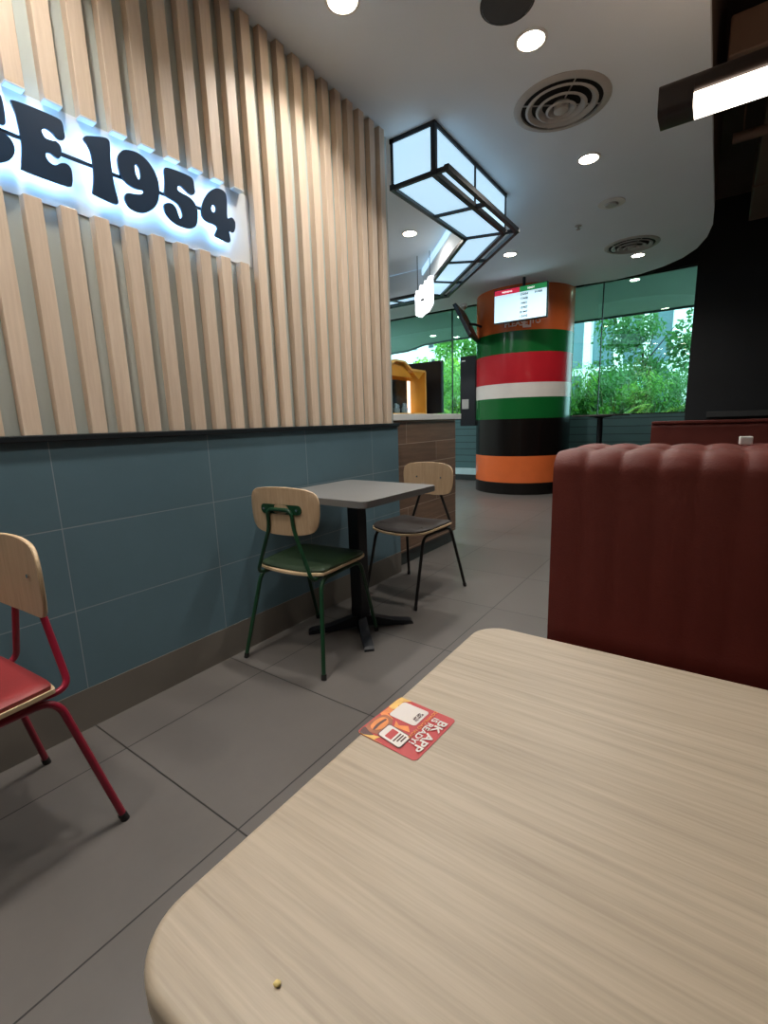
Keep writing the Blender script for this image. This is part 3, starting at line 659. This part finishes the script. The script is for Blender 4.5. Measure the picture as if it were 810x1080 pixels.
def booth(name, label, x0, x1, y, zt, w, depth_front=0.50, double=True, lip=False):
    t = thing(name, label, 'booth seat', (x0, y, 0)); L = x1-x0
    b = NB(); cushion(b, 0, L, backprof(0, 0.17, 0.475, zt, 0.05), w, 0.006); obj('backrest', b, M['leather'], t, 1.2)
    b = NB(); cushion(b, 0, L, [(-depth_front+0.02, 0.36, 0, -0.2), (-depth_front, 0.38, -1, 0), (-depth_front, 0.44, -1, 0), (-depth_front+0.04, 0.47, -0.6, 0.8), (-0.2, 0.475, 0, 1), (0.16, 0.472, 0, 1), (0.16, 0.36, 0, 0)], w, 0.006)
    obj('seat', b, M['leather'], t, 1.2)
    b = NB(); box(b, 0.012, L-0.01, -depth_front+0.05, 0.36 if double else 0.16, 0.0, 0.36); obj('plinth', b, M['black'], t)
    if double:
        b = NB(); cushion(b, 0, L, backprof(0.20, 0.37, 0.475, zt, 0.05), w, 0.006); obj('backrest', b, M['leather'], t, 1.2)
        b = NB(); box(b, 0.015, L-0.01, 0.16, 0.21, 0.30, zt-0.03); obj('spine_panel', b, M['leather'], t)
        b = NB(); cushion(b, 0, L, [(0.21, 0.36, 0, 0), (0.21, 0.472, 0, 1), (0.55, 0.475, 0, 1), (0.83, 0.47, 0.6, 0.8), (0.87, 0.44, 1, 0), (0.87, 0.38, 1, 0), (0.85, 0.36, 0, -0.2)], w, 0.006); obj('seat', b, M['leather'], t, 1.2)
        b = NB(); box(b, 0.012, L-0.01, 0.36, 0.80, 0.0, 0.36); obj('plinth', b, M['black'], t)
    if lip:
        b = NB(); box(b, 0.0, L, -0.02, 0.19, zt-0.006, zt+0.022, 0.008); obj('top_lip', b, M['leather'], t)
    return t
booth('booth_seat', 'dark red channelled leather booth just beyond the wooden table', -0.324, 1.12, 1.19, 0.992, 0.078)
booth('booth_seat', 'far dark red leather booth in front of the black back wall, straight top', -0.565, 2.2, 5.72, 0.982, 0.20, double=False, lip=True)
t = thing('folded_napkin', 'small white folded paper lying on top of the near red booth', 'paper', (0.062, 1.475, 0.997), 0.1)
b = NB(); box(b, -0.013, 0.013, -0.012, 0.012, 0.0, 0.020, 0.002); bmesh.ops.translate(b, verts=b.verts, vec=(0,0,0.0)); obj('paper_fold', b, M['white'], t)

# ------------------------------------------------------------------ chairs
def chair(loc, rz, label, frame, seat):
    t = thing('dining_chair', label, 'chair', loc, rz)
    # plywood seat shell and pad: rounded trapezoid
    def seat_ol(g=0.0):
        w0, w1, y0, y1 = 0.190-g, 0.205-g, -0.168+g, 0.205-g
        pts = [(-w0*0.86, y0), (0, y0-0.010), (w0*0.86, y0), (w0, y0+0.04), (w1*0.99, 0.06), (w1, 0.12), (w1*0.86, y1-0.015), (w1*0.45, y1+0.012), (0, y1+0.018), (-w1*0.45, y1+0.012), (-w1*0.86, y1-0.015), (-w1, 0.12), (-w1*0.99, 0.06), (-w0, y0+0.04)]
        return [(p.x, p.y) for p in smoothpoly(pts, 4)]
    def dish(bm_):
        for v in bm_.verts: v.co.z += 0.35*v.co.x**2 - (0.25*(v.co.y-0.12)**2 if v.co.y > 0.12 else 0)
    b = NB(); prism(b, seat_ol(), 0.421, 0.432); dish(b); obj('seat_shell', b, M['plyedge'], t, 0.6)
    b = NB()
    rings = []
    for g, z in ((0.006, 0.4325), (0.005, 0.443), (0.014, 0.451), (0.04, 0.4555), (0.10, 0.458)):
        rings.append([b.verts.new((p[0], p[1], z)) for p in seat_ol(g)])
    n = len(rings[0])
    for a, c in zip(rings[:-1], rings[1:]):
        for i in range(n): b.faces.new((a[i], a[(i+1) % n], c[(i+1) % n], c[i]))
    b.faces.new(rings[-1]); b.faces.new(rings[0][::-1]); dish(b)
    obj('seat_pad', b, M[seat], t, 0.9)
    fm = M[frame]; R = 0.0095
    for s in (-1, 1):
        b = NB(); tube(b, fillet([(s*0.170, 0.04, 0.411), (s*0.178, 0.150, 0.411), (s*0.190, 0.262, 0.012)], 0.05, 6), R, 12); lg = obj('leg', b, fm, t, 1)
        b = NB(); tube(b, [(s*0.1895, 0.2585, 0.022), (s*0.1903, 0.2632, 0.0)], R+0.002, 12); obj('foot_cap', b, M['rubber'], lg, 0.6)
        b = NB(); tube(b, fillet([(s*0.168, 0.045, 0.411), (s*0.172, -0.165, 0.411), (s*0.226, -0.255, 0.012)], 0.05, 6), R, 12); lg = obj('leg', b, fm, t, 1)
        b = NB(); tube(b, [(s*0.2248, -0.2515, 0.022), (s*0.2275, -0.2575, 0.0)], R+0.002, 12); obj('foot_cap', b, M['rubber'], lg, 0.6)
    b = NB(); tube(b, [(-0.168, 0.02, 0.411), (0.168, 0.02, 0.411)], R*0.9, 10); tube(b, [(-0.170, -0.10, 0.411), (0.170, -0.10, 0.411)], R*0.9, 10)
    obj('cross_rail', b, fm, t, 1)
    up_ = [(-0.135, -0.10, 0.411), (-0.156, -0.206, 0.416), (-0.068, -0.202, 0.64), (-0.068, -0.2085, 0.722), (0.068, -0.2085, 0.722), (0.068, -0.202, 0.64), (0.156, -0.206, 0.416), (0.135, -0.10, 0.411)]
    b = NB(); tube(b, fillet(up_, 0.035, 6), R*0.92, 12); obj('back_frame', b, fm, t, 1)
    # backrest: rounded panel bent around the sitter
    def bend(x): return -0.188 + 0.65*x*x
    pts = []
    ol_ = smoothpoly([(-0.19, 0.0), (-0.186, 0.062), (-0.155, 0.092), (-0.08, 0.104), (0, 0.107), (0.08, 0.104), (0.155, 0.092), (0.186, 0.062), (0.19, 0.0), (0.178, -0.062), (0.145, -0.092), (0.07, -0.104), (0, -0.106), (-0.07, -0.104), (-0.145, -0.092), (-0.178, -0.062)], 3)
    nC = 17; b = NB()
    th = 0.011
    grid = {}
    layers = []
    for sgn in (0, 1):
        rr = []
        for q in (1.0, 0.985, 0.8, 0.55, 0.3, 0.1):
            off = th*sgn + (0.0025*(1-2*sgn) if q == 1.0 else 0)
            rr.append([b.verts.new((p.x*q, bend(p.x*q)-0.012+off, 0.712+p.y*q)) for p in ol_])
        layers.append(rr)
    n = len(ol_)
    for rr in layers:
        for a, c in zip(rr[:-1], rr[1:]):
            for i in range(n): b.faces.new((a[i], a[(i+1) % n], c[(i+1) % n], c[i]))
        b.faces.new(rr[-1])
    for i in range(n): b.faces.new((layers[0][0][i], layers[0][0][(i+1) % n], layers[1][0][(i+1) % n], layers[1][0][i])).material_index = 1
    bmesh.ops.recalc_face_normals(b, faces=b.faces[:])
    obj('backrest', b, [M['ply'], M['plyedge']], t, 0.7)
    b = NB(); prism(b, rrect(-0.112, 0.112, -0.021, 0.021, 0.020, 5), -0.0, 0.005, fn=lambda u, v, w: (u, bend(u)-0.0130-w, 0.722+v)); br = obj('back_bracket', b, fm, t, 0.6)
    for s in (-1, 1):
        b = NB(); x = s*0.092
        tube(b, [(x, bend(x)-0.022, 0.722), (x, bend(x)+0.004, 0.722)], 0.0055, 10); obj('screw', b, M['screw'], br, 0.6)
    return t
M['fr_green'] = mat('frame_green', (22,62,38), 0.35, var=0.08)
M['fr_black'] = mat('frame_black', (20,18,18), 0.35, var=0.08)
M['fr_red'] = mat('frame_red', (140,28,50), 0.32, var=0.06)
M['pad_green'] = mat('pad_green', (26,48,22), 0.55, var=0.06, bump=0.08, bscale=300)
M['pad_dark'] = mat('pad_brown', (40,33,30), 0.55, var=0.06, bump=0.08, bscale=300)
M['pad_red'] = mat('pad_red', (136,42,43), 0.5, var=0.05, bump=0.08, bscale=300)
chair((-1.545, 1.565, 0), math.radians(6.2), 'chair with green frame and green seat, its back to the camera at the grey table', 'fr_green', 'pad_green')
chair((-1.52, 2.455, 0), math.radians(176.5), 'chair with black frame and dark brown seat on the far side of the grey table', 'fr_black', 'pad_dark')
chair((-1.486, 0.216, 0), math.radians(183.9), 'chair with red frame and red seat cut by the left of the picture', 'fr_red', 'pad_red')

# ------------------------------------------------------------------ grey two-seat table
gt = thing('cafe_table', 'small square grey topped table on a black pedestal beside the tiled wall', 'table', (-1.475, 1.835, 0), math.radians(-1.5))
b = NB(); prism(b, rrect(-0.30, 0.30, -0.30, 0.30, 0.03), 0.722, 0.752)
bmesh.ops.bevel(b, geom=[e for e in b.edges if abs(e.verts[0].co.z-e.verts[1].co.z) < 1e-6], offset=0.003, segments=2, affect='EDGES'); obj('tabletop', b, M['grey_top'], gt, 0.6)
b = NB(); box(b, -0.035, 0.035, -0.035, 0.035, 0.03, 0.715, 0.004); obj('column', b, M['black'], gt)
b = NB(); box(b, -0.15, 0.15, -0.15, 0.15, 0.714, 0.722); obj('mounting_plate', b, M['black'], gt)
for k in range(4):
    a = k*PI/2+math.radians(47)
    b = NB()
    pr = [(0.02, 0.075), (0.05, 0.07), (0.17, 0.035), (0.265, 0.022), (0.28, 0.012), (0.28, 0.0), (0.24, 0.0), (0.02, 0.02)]
    hwid = 0.024
    prism(b, pr, -hwid, hwid, fn=lambda u, v, w: (u*math.cos(a)-w*math.sin(a), u*math.sin(a)+w*math.cos(a), v)); obj('base_foot', b, M['black'], gt)

# ------------------------------------------------------------------ foreground table
TZ = 0.75
ft = thing('wooden_table', 'large pale wood grain table with rounded corners in the foreground', 'table', (0, 0, 0))
def slab(b, fn, z0, z1, rr, n=5):
    """rounded-edge slab: fn(inset) gives the outline"""
    prof = []
    for i in range(n+1): a_ = i/n*PI/2; prof.append((rr-rr*math.sin(a_), z0+rr-rr*math.cos(a_)))
    for i in range(n+1): a_ = i/n*PI/2; prof.append((rr-rr*math.cos(a_), z1-rr+rr*math.sin(a_)))
    rings = [[b.verts.new((p[0], p[1], z)) for p in fn(g)] for g, z in prof]
    for p_, q_ in zip(rings[:-1], rings[1:]):
        for i in range(len(p_)): b.faces.new((p_[i], p_[(i+1) % len(p_)], q_[(i+1) % len(p_)], q_[i]))
    b.faces.new(rings[0][::-1]); b.faces.new(rings[-1])
b = NB(); slab(b, lambda g: rrect(-0.289+g, 0.91-g, 0.092+g, 0.678-g, 0.047-g, 12), TZ-0.03, TZ, 0.007)
obj('tabletop', b, M['wood_lam'], ft, 0.9)
for x in (0.05, 0.57):
    b = NB(); box(b, x-0.04, x+0.04, 0.345, 0.425, 0.02, TZ-0.03, 0.004); obj('column', b, M['black'], ft)
    b = NB(); box(b, x-0.05, x+0.05, 0.16, 0.61, 0.0, 0.022, 0.006); obj('base_foot', b, M['black'], ft)
# sticker: axis u along -x..., printed so its text reads along +y-... from the far seat
st = thing('table_sticker', 'red app advert sticker with flames, stuck near the left edge of the wooden table', 'sticker', (-0.2505, 0.384, TZ), math.radians(-3.2))
ST = Matrix.Translation((0,0,0))
SWH, SHH = 0.0385, 0.040
def flat(name, pts, z, m, label=None):
    b = NB(); prism(b, pts, z-0.0002, z); return obj(name, b, M[m], st, label=label)
flat('sticker_base', rrect(-SWH, SWH, -SHH, SHH, 0.005), 0.0006, 'stick_red')
def sp(a, b_): return ((b_-0.5)*2*SWH, (0.5-a)*2*SHH)      # a: along the reading direction, b_: up the lettering
def spoly(pts, sub=0):
    q = [sp(*p) for p in pts]
    return [(p.x, p.y) for p in smoothpoly(q, sub)] if sub else q
def srect(a0, a1, b0, b1, r): return [sp(p[0], p[1]) for p in rrect(a0, a1, b0, b1, r, 4)]
TXM = Matrix(((0,1,0,0),(-1,0,0,0),(0,0,1,0),(0,0,0,1)))
def stext(s, a, b_, size, m, bold=0.0003, sx=1.0, rot=0.0):
    me = text_mesh(s, size, 0.0001, bold, sx=sx); p = sp(a, b_)
    mlink('printed_text', me, Matrix.Translation((p[0], p[1], 0.0017)) @ Matrix.Rotation(rot, 4, 'Z') @ TXM, M[m], st)
stext('BK APP', 0.50, 0.885, 0.0140, 'stick_white', 0.0003, 1.28)
stext('IS READY!', 0.46, 0.76, 0.0098, 'stick_white', 0.0002, 1.2)
stext('DOWNLOAD NOW', 0.36, 0.67, 0.0056, 'stick_org', 0.0001, 1.1)
flat('white_panel', srect(0.08, 0.46, 0.13, 0.60, 0.05), 0.00135, 'stick_white')
stext('SCAN TO', 0.27, 0.545, 0.0036, 'stick_dark', 0.0001); stext('GET APP', 0.27, 0.50, 0.0036, 'stick_dark', 0.0001)
for k, (pp, mm_) in enumerate((
    ([(0.0,0.02),(0.0,0.22),(0.10,0.10),(0.06,0.26),(0.20,0.10),(0.24,0.20),(0.34,0.06),(0.30,0.01),(0.12,0.005)], 'stick_yel'),
    ([(0.30,0.02),(0.34,0.20),(0.44,0.10),(0.50,0.26),(0.54,0.08),(0.50,0.01)], 'stick_org'),
    ([(0.86,0.03),(0.84,0.18),(0.94,0.16),(0.90,0.34),(0.985,0.30),(0.99,0.46),(0.998,0.05)], 'stick_yel'),
    ([(0.60,0.62),(0.50,0.52),(0.56,0.40),(0.50,0.30),(0.62,0.36)], 'stick_org'))):
    flat('flame', spoly(pp), 0.0008+0.00005*k, mm_, 'yellow flame' if mm_ == 'stick_yel' else 'orange flame')
flat('hand', spoly([(0.48,0.10),(0.56,0.04),(0.72,0.02),(0.86,0.04),(0.90,0.16),(0.86,0.30),(0.72,0.34),(0.58,0.30),(0.50,0.22)], 3), 0.00105, 'stick_brown')
flat('hand_outline', spoly([(0.86,0.02),(0.98,0.04),(0.985,0.12),(0.92,0.24),(0.90,0.14)], 3), 0.0011, 'stick_dark')
flat('burger', spoly([(0.55,0.10),(0.66,0.06),(0.80,0.08),(0.84,0.17),(0.76,0.25),(0.62,0.25),(0.54,0.18)], 3), 0.0012, 'stick_org')
flat('burger_filling', spoly([(0.57,0.15),(0.70,0.13),(0.83,0.15),(0.82,0.185),(0.70,0.175),(0.57,0.185)], 3), 0.0013, 'stick_dark')
flat('phone', [sp(p[0], p[1]) for p in [(q[0]+(q[1]-0.5)*0.12, q[1]) for q in rrect(0.64, 0.92, 0.27, 0.70, 0.04, 4)]], 0.0014, 'stick_dark')
flat('phone_screen', [sp(p[0], p[1]) for p in [(q[0]+(q[1]-0.5)*0.12, q[1]) for q in rrect(0.655, 0.905, 0.285, 0.685, 0.035, 4)]], 0.0015, 'stick_white')
flat('phone_picture', [sp(p[0]+(p[1]-0.5)*0.12, p[1]) for p in rrect(0.69, 0.87, 0.38, 0.50, 0.01, 2)], 0.0016, 'stick_red')
for k in range(3): flat('phone_line', [sp(p[0]+(p[1]-0.5)*0.12, p[1]) for p in rrect(0.69, 0.87-0.03*k, 0.53+k*0.045, 0.555+k*0.045, 0.003, 2)], 0.0016, 'stick_dark')

t = thing('food_crumb', 'tiny yellow crumb on the wooden table near its front edge', 'crumb', (-0.187, 0.138, TZ), 0.5)
b = NB(); bmesh.ops.create_icosphere(b, subdivisions=2, radius=0.0022)
for v in b.verts: v.co = Vector((v.co.x*1.1, v.co.y*0.8, v.co.z*0.6+0.0012))*(1+random.uniform(-0.15, 0.15))
for v in b.verts: v.co.z = max(0, v.co.z)
obj('crumb_body', b, M['gold'], t, 2)

# ------------------------------------------------------------------ pendant lamps and ducts under the open ceiling
def pendant(x0, x1, y, z, label, group=None):
    t = thing('linear_pendant', label, 'pendant lamp', ((x0+x1)/2, y, z), 0, group); h = (x1-x0)/2
    def prof(w, h0, h1, r): return rrect(-w, w, h0, h1, r, 4)
    b = NB(); prism(b, prof(0.062, 0.02, 0.075, 0.02), -h, h, fn=lambda u, v, w: (w, u, v)); 
    prism(b, prof(0.063, -0.022, 0.075, 0.02), -h, -h+0.105, fn=lambda u, v, w: (w, u, v)); prism(b, prof(0.063, -0.022, 0.075, 0.02), h-0.105, h, fn=lambda u, v, w: (w, u, v))
    obj('lamp_body', b, M['lampbody'], t, 0.6)
    b = NB(); prism(b, prof(0.058, -0.022, 0.022, 0.018), -h+0.105, h-0.105, fn=lambda u, v, w: (w, u, v)); obj('diffuser', b, M['pendlens'], t, 0.6)
    b = NB(); box(b, -h+0.12, h-0.12, -0.03, 0.03, 0.074, 0.078); obj('added_fill_strip', b, M['upfill'], t, label='added unseen warm strip on the lamp top, fill light for the open ceiling')  # glowing strip added out of sight to brighten the dark open ceiling
    for s in (-0.35, 1):
        b = NB(); tube(b, [(s*h*0.7, 0, 0.07), (s*h*0.7, 0, SLAB-z)], 0.003, 6); obj('suspension_wire', b, M['black'], t)
pendant(-0.262, 1.14, 2.16, 2.125, 'long slim bronze pendant lamp glowing at the upper right of the picture')
def duct(name, label, cat, x0, x1, y0, y1, z0, z1, m='duct', seams=3, ax='y'):
    t = thing(name, label, cat, ((x0+x1)/2, (y0+y1)/2, (z0+z1)/2))
    a, c, e = (x1-x0)/2, (y1-y0)/2, (z1-z0)/2
    b = NB(); box(b, -a, a, -c, c, -e, e, 0.01); obj('duct_body', b, M[m], t)
    for k in range(seams):
        f = -1+2*(k+0.5)/seams
        b = NB()
        if ax == 'y': box(b, -a-0.015, a+0.015, c*f-0.012, c*f+0.012, -e-0.015, e+0.015)
        else: box(b, a*f-0.012, a*f+0.012, -c-0.015, c+0.015, -e-0.015, e+0.015)
        obj('duct_flange', b, M[m], t)
duct('ceiling_duct', 'broad dark duct running away overhead beyond the white ceiling edge', 'duct', 0.10, 0.55, 1.0, 7.2, 3.20, 3.55)
duct('ceiling_duct', 'dark crossing duct behind the pendant lamp', 'duct', -0.12, 2.6, 3.55, 3.85, 2.98, 3.18, seams=4, ax='x')
t = thing('overhead_pipe', 'thin dark pipe with a bend under the open ceiling', 'pipe', (0, 0, 0))
b = NB(); tube(b, [(-0.05, 1.6, 3.3), (-0.05, 2.6, 3.25), (0.10, 2.8, 3.12), (2.4, 2.8, 3.12)], 0.03, 12, fr=0.12); obj('pipe_run', b, M['duct'], t, 1)
b = NB(); tube(b, [(-0.08, 4.7, 3.05), (2.4, 4.7, 3.05)], 0.035, 12); obj('pipe_run', b, M['duct'], t, 1)
b = NB(); tube(b, [(-0.02, 4.7, 3.05), (-0.02, 4.7, SLAB)], 0.006, 6); tube(b, [(0.4, 2.8, 3.12), (0.4, 2.8, SLAB)], 0.006, 6); obj('pipe_hanger', b, M['duct'], t)

# ------------------------------------------------------------------ outside
bm = NB(); box(bm, -40, 30, YG+0.1, 60, -0.3, -0.15); struct('ground', bm, M['ground'])
me = curve_mesh([[(3.8, YG+0.1), (3.8, 10.75), (-5.4, 10.75), (-6.3, 10.9), (-7.2, 11.5), (-9.5, 11.8), (-9.5, YG+0.1)]], 0.05); me.transform(Matrix.Translation((0,0,3.07)))
link('ceiling_canopy', me, M['soffit'], kind='structure')
bm = NB(); box(bm, -5.4, 3.8, 10.73, 10.77, 2.985, 3.12); prism(bm, [(-5.4, 10.73), (-6.3, 10.88), (-6.3, 10.92), (-5.4, 10.77)], 2.985, 3.12); prism(bm, [(-6.3, 10.88), (-7.2, 11.48), (-7.2, 11.52), (-6.3, 10.92)], 2.985, 3.12); prism(bm, [(-7.2, 11.48), (-9.5, 11.78), (-9.5, 11.82), (-7.2, 11.52)], 2.985, 3.12); struct('trim_3', bm, M['mullion'])
for x, y, l in ((-1.16, 8.15, 'round downlight in the canopy soffit outside the right window'), (-5.551, 10.0, 'far round downlight in the canopy outside the left window'), (-4.173, 8.607, 'round downlight in the canopy nearest the glass by the tilted screen')):
    downlight(x, y, 3.02, l, 6)
def leaf(b, p, d, L, w, nrm, mi=0, curl=0.2):
    s = d.cross(nrm).normalized()*w; u = nrm
    a = b.verts.new(p); m1 = b.verts.new(p+d*L*0.45+s+u*L*0.05); m2 = b.verts.new(p+d*L*0.45-s+u*L*0.05); e = b.verts.new(p+d*L-u*L*curl)
    b.faces.new((a, m1, e, m2)).material_index = mi
def rv(): 
    while 1:
        v = Vector((random.uniform(-1,1), random.uniform(-1,1), random.uniform(-1,1)))
        if 0.1 < v.length < 1: return v.normalized()
def bush_parts(kind, H, Wd, n, seed):
    random.seed(seed); f = NB(); s = NB()
    if kind == 'bush':
        for k in range(7):
            a = random.uniform(0, 2*PI); q = random.uniform(0.1, 0.5)*Wd
            tube(s, [(0, 0, 0), (q*0.5*math.cos(a), q*0.5*math.sin(a), H*0.5), (q*math.cos(a), q*math.sin(a), H*random.uniform(0.8, 1.0))], 0.014, 6, fr=0.2)
        blobs = [(Vector((random.uniform(-1,1)*Wd*0.7, random.uniform(-1,1)*Wd*0.5, random.uniform(0.15, 0.92)*H)), random.uniform(0.18, 0.34)) for _ in range(16)]
        for i in range(n):
            c, r = random.choice(blobs); p = c+rv()*r*random.uniform(0.5, 1.0)
            d = (rv()+Vector((0,0,-0.2))).normalized(); leaf(f, p, d, random.uniform(0.08, 0.16), random.uniform(0.018, 0.034), rv())
    elif kind == 'bamboo':
        for k in range(9):
            x, y = random.uniform(-1,1)*Wd*0.6, random.uniform(-1,1)*Wd*0.4; h = H*random.uniform(0.75, 1.05); lx, ly = random.uniform(-0.25,0.25), random.uniform(-0.2,0.2)
            tube(s, [(x, y, 0), (x+lx*0.3, y+ly*0.3, h*0.55), (x+lx, y+ly, h)], 0.010, 6, r1=0.004)
            for i in range(n//9):
                tt = random.uniform(0.2, 1.0)**0.8; p = Vector((x+lx*tt*tt, y+ly*tt*tt, h*tt)); a = random.uniform(0, 2*PI)
                p += Vector((math.cos(a), math.sin(a), 0))*random.uniform(0, 0.22)
                leaf(f, p, Vector((math.cos(a), math.sin(a), random.uniform(-0.7, 0.3))).normalized(), random.uniform(0.12, 0.24), random.uniform(0.010, 0.020), Vector((0,0,1)))
    elif kind == 'palm':
        for k in range(n):
            a = random.uniform(0, 2*PI); L = H*random.uniform(0.6, 0.95); el = random.uniform(0.5, 1.25)
            pts = []
            for i in range(11):
                tt = i/10; pts.append(Vector((math.cos(a)*L*tt*math.cos(el)*1.2, math.sin(a)*L*tt*math.cos(el)*1.2, L*(math.sin(el)*tt-0.45*tt*tt)+H*0.25)))
            tube(s, [(0,0,0)]+[tuple(p) for p in pts], 0.010, 5, r1=0.003)
            for i in range(2, 11):
                for q in (0, 0.5):
                    tg = (pts[i]-pts[i-1]); p = pts[i-1]+tg*q; tg = tg.normalized(); sd = tg.cross(Vector((0,0,1))).normalized()
                    for sg in (-1, 1): leaf(f, p, (sd*sg+tg*0.7+Vector((0,0,0.25))).normalized(), H*0.22*(1.1-i/14), 0.012, Vector((0,0,1)))
    elif kind == 'tree':
        tube(s, [(0,0,0), (0.05,0,H*0.4), (-0.05,0.05,H*0.75)], 0.07, 10, r1=0.03)
        for k in range(6):
            a = random.uniform(0, 2*PI); tube(s, [(0,0,H*(0.35+0.06*k)), (math.cos(a)*Wd*0.6, math.sin(a)*Wd*0.6, H*(0.55+0.07*k))], 0.025, 6, r1=0.008)
        blobs = [(Vector((random.uniform(-1,1)*Wd*0.8, random.uniform(-1,1)*Wd*0.8, random.uniform(0.4, 1.0)*H)), random.uniform(0.25, 0.5)*Wd) for _ in range(22)]
        for i in range(n):
            c, r = random.choice(blobs); p = c+rv()*r*random.uniform(0.55, 1.0); leaf(f, p, (rv()+Vector((0,0,-0.3))).normalized(), random.uniform(0.12, 0.22), random.uniform(0.03, 0.055), rv())
    fm = bpy.data.meshes.new('foliage'); f.to_mesh(fm); f.free()
    sm = bpy.data.meshes.new('stem'); s.to_mesh(sm); s.free()
    return fm, sm
KIN = {'bush': bush_parts('bush', 1.9, 0.75, 2600, 1), 'bamboo': bush_parts('bamboo', 2.3, 0.7, 1700, 2), 'palm': bush_parts('palm', 1.7, 0.7, 20, 4), 'tree': bush_parts('tree', 4.2, 1.3, 3600, 5)}
protos = {}
def plant(kind, leafm, x, y, sc, rz, label, group, cat='plant', z=-0.15):
    nm = {'bush': 'leafy_shrub', 'bamboo': 'bamboo_clump', 'palm': 'palm_plant', 'tree': 'garden_tree'}[kind]
    t = thing(nm, label, cat, (x, y, z), rz, group); t.scale = (sc, sc, sc)
    fm, sm = KIN[kind]
    key = (kind, leafm)
    if key not in protos:
        f2 = fm.copy(); f2.materials.append(M[leafm]); s2 = sm.copy(); s2.materials.append(M['stem'] if kind != 'tree' else M['trunk']); protos[key] = (f2, s2)
    for n_, me_ in zip(('foliage', 'stem'), protos[key]):
        o = bpy.data.objects.new(n_, me_); COL.objects.link(o); o.parent = t
random.seed(11)
# right window: x/y from -0.25 to -0.045; left window: -0.66 to -0.45
hedge = 'shrubs of the hedge outside the windows'
def at(ratio, y): return ratio*y
spots = [('bamboo','leafa',-0.232,11.6,1.05), ('bush','leafb',-0.212,11.9,1.12), ('bamboo','leafb',-0.19,12.2,0.95), ('palm','leafc',-0.187,10.95,1.3), ('bush','leafa',-0.165,11.9,0.98), ('bush','leafb',-0.14,12.3,1.05),
         ('palm','leafc',-0.125,10.95,1.25), ('bamboo','leafa',-0.108,12.2,0.95), ('bush','leafa',-0.092,11.8,0.80), ('bamboo','leafb',-0.062,12.0,0.85), ('bush','leafb',-0.045,11.6,0.75), ('bush','leafa',-0.25,11.3,0.85),
         ('bush','leafa',-0.50,11.9,1.0), ('palm','leafc',-0.492,10.95,1.4), ('bush','leafc',-0.475,12.0,1.1), ('bamboo','leafa',-0.46,12.2,1.2), ('bush','leafb',-0.54,12.4,0.95), ('bush','leafa',-0.58,12.4,0.8), ('bush','leafb',-0.62,12.4,0.75), ('bamboo','leafc',-0.43,12.3,1.0)]
names = {'bamboo': 'bamboo clump with narrow leaves', 'bush': 'leafy shrub', 'palm': 'bright feathery palm'}
tone = {'leafa': 'mid green', 'leafb': 'dark green', 'leafc': 'yellow green'}
order = ['', '']
for i, (k, lm, r_, y, sc) in enumerate(spots):
    wside = 'right' if r_ > -0.3 else 'left'
    same = sorted([s[2] for s in spots if s[0] == k and s[1] == lm and (s[2] > -0.3) == (r_ > -0.3)])
    pos = ''
    if len(same) > 1: pos = {0: 'leftmost ', len(same)-1: 'rightmost '}.get(same.index(r_), 'middle ' if len(same) == 3 else ('second from left ' if same.index(r_) == 1 else 'third from left '))
    plant(k, lm, at(r_, y), y, sc, random.uniform(0, 6), '%s%s %s outside the %s window' % (pos, tone[lm], names[k], wside), 'hedge outside the %s window' % wside)
plant('tree', 'leafb', at(-0.118, 16.5), 16.5, 1.0, 0.4, 'dark green tree before the white pillars outside the right window', None, 'tree')
plant('tree', 'leafa', at(-0.455, 16.0), 16.0, 1.05, 1.7, 'green tree by the column outside the left window', None, 'tree')
plant('tree', 'leafc', at(-0.53, 19.0), 19.0, 0.92, 2.9, 'yellow green tree before the white building outside the left window', None, 'tree')
plant('tree', 'leafb', at(-0.19, 18.5), 18.5, 0.62, 4.0, 'dark low tree at the left of the right window, behind the hedge', None, 'tree')
plant('tree', 'leafb', at(-0.15, 21.5), 21.5, 0.72, 5.2, 'dark tree between two white pillars outside the right window', None, 'tree')
plant('tree', 'leafb', at(-0.075, 20.5), 20.5, 0.62, 2.2, 'dark low tree at the foot of the widest white pillar', None, 'tree')
# buildings
bd = thing('office_building', 'pale building with tall white pillars outside the right window', 'building', (-3.3, 27, -0.15))
b = NB(); box(b, -6.0, 6.0, 0.6, 6.0, 0, 12); obj('glass_front', b, M['bglass'], bd)
for r0, r1 in ((-0.171, -0.157), (-0.124, -0.112), (-0.078, -0.045), (-0.225, -0.212), (-0.275, -0.262)):
    b = NB(); box(b, r0*27+3.3, r1*27+3.3, 0.0, 0.7, 0, 12, 0.05); obj('pillar', b, M['bwhite'], bd)
for z in (3.4, 7.0, 10.5):
    b = NB(); box(b, -6.0, 6.0, 0.4, 0.8, z, z+0.35); obj('floor_band', b, M['bwhite'], bd)
bd = thing('apartment_block', 'white apartment block with rows of dark windows outside the left window', 'building', (-27, 45, -0.15))
b = NB(); box(b, -14, 10, 0, 8, 0, 20); obj('wall', b, M['bwhite'], bd)
for i in range(11):
    for k in range(7):
        b = NB(); x = -12.5+i*2.0+0.3*(k % 2); box(b, x, x+0.55, -0.05, 0.1, k*1.9+1.2, k*1.9+1.95); obj('window', b, M['winDark'], bd)
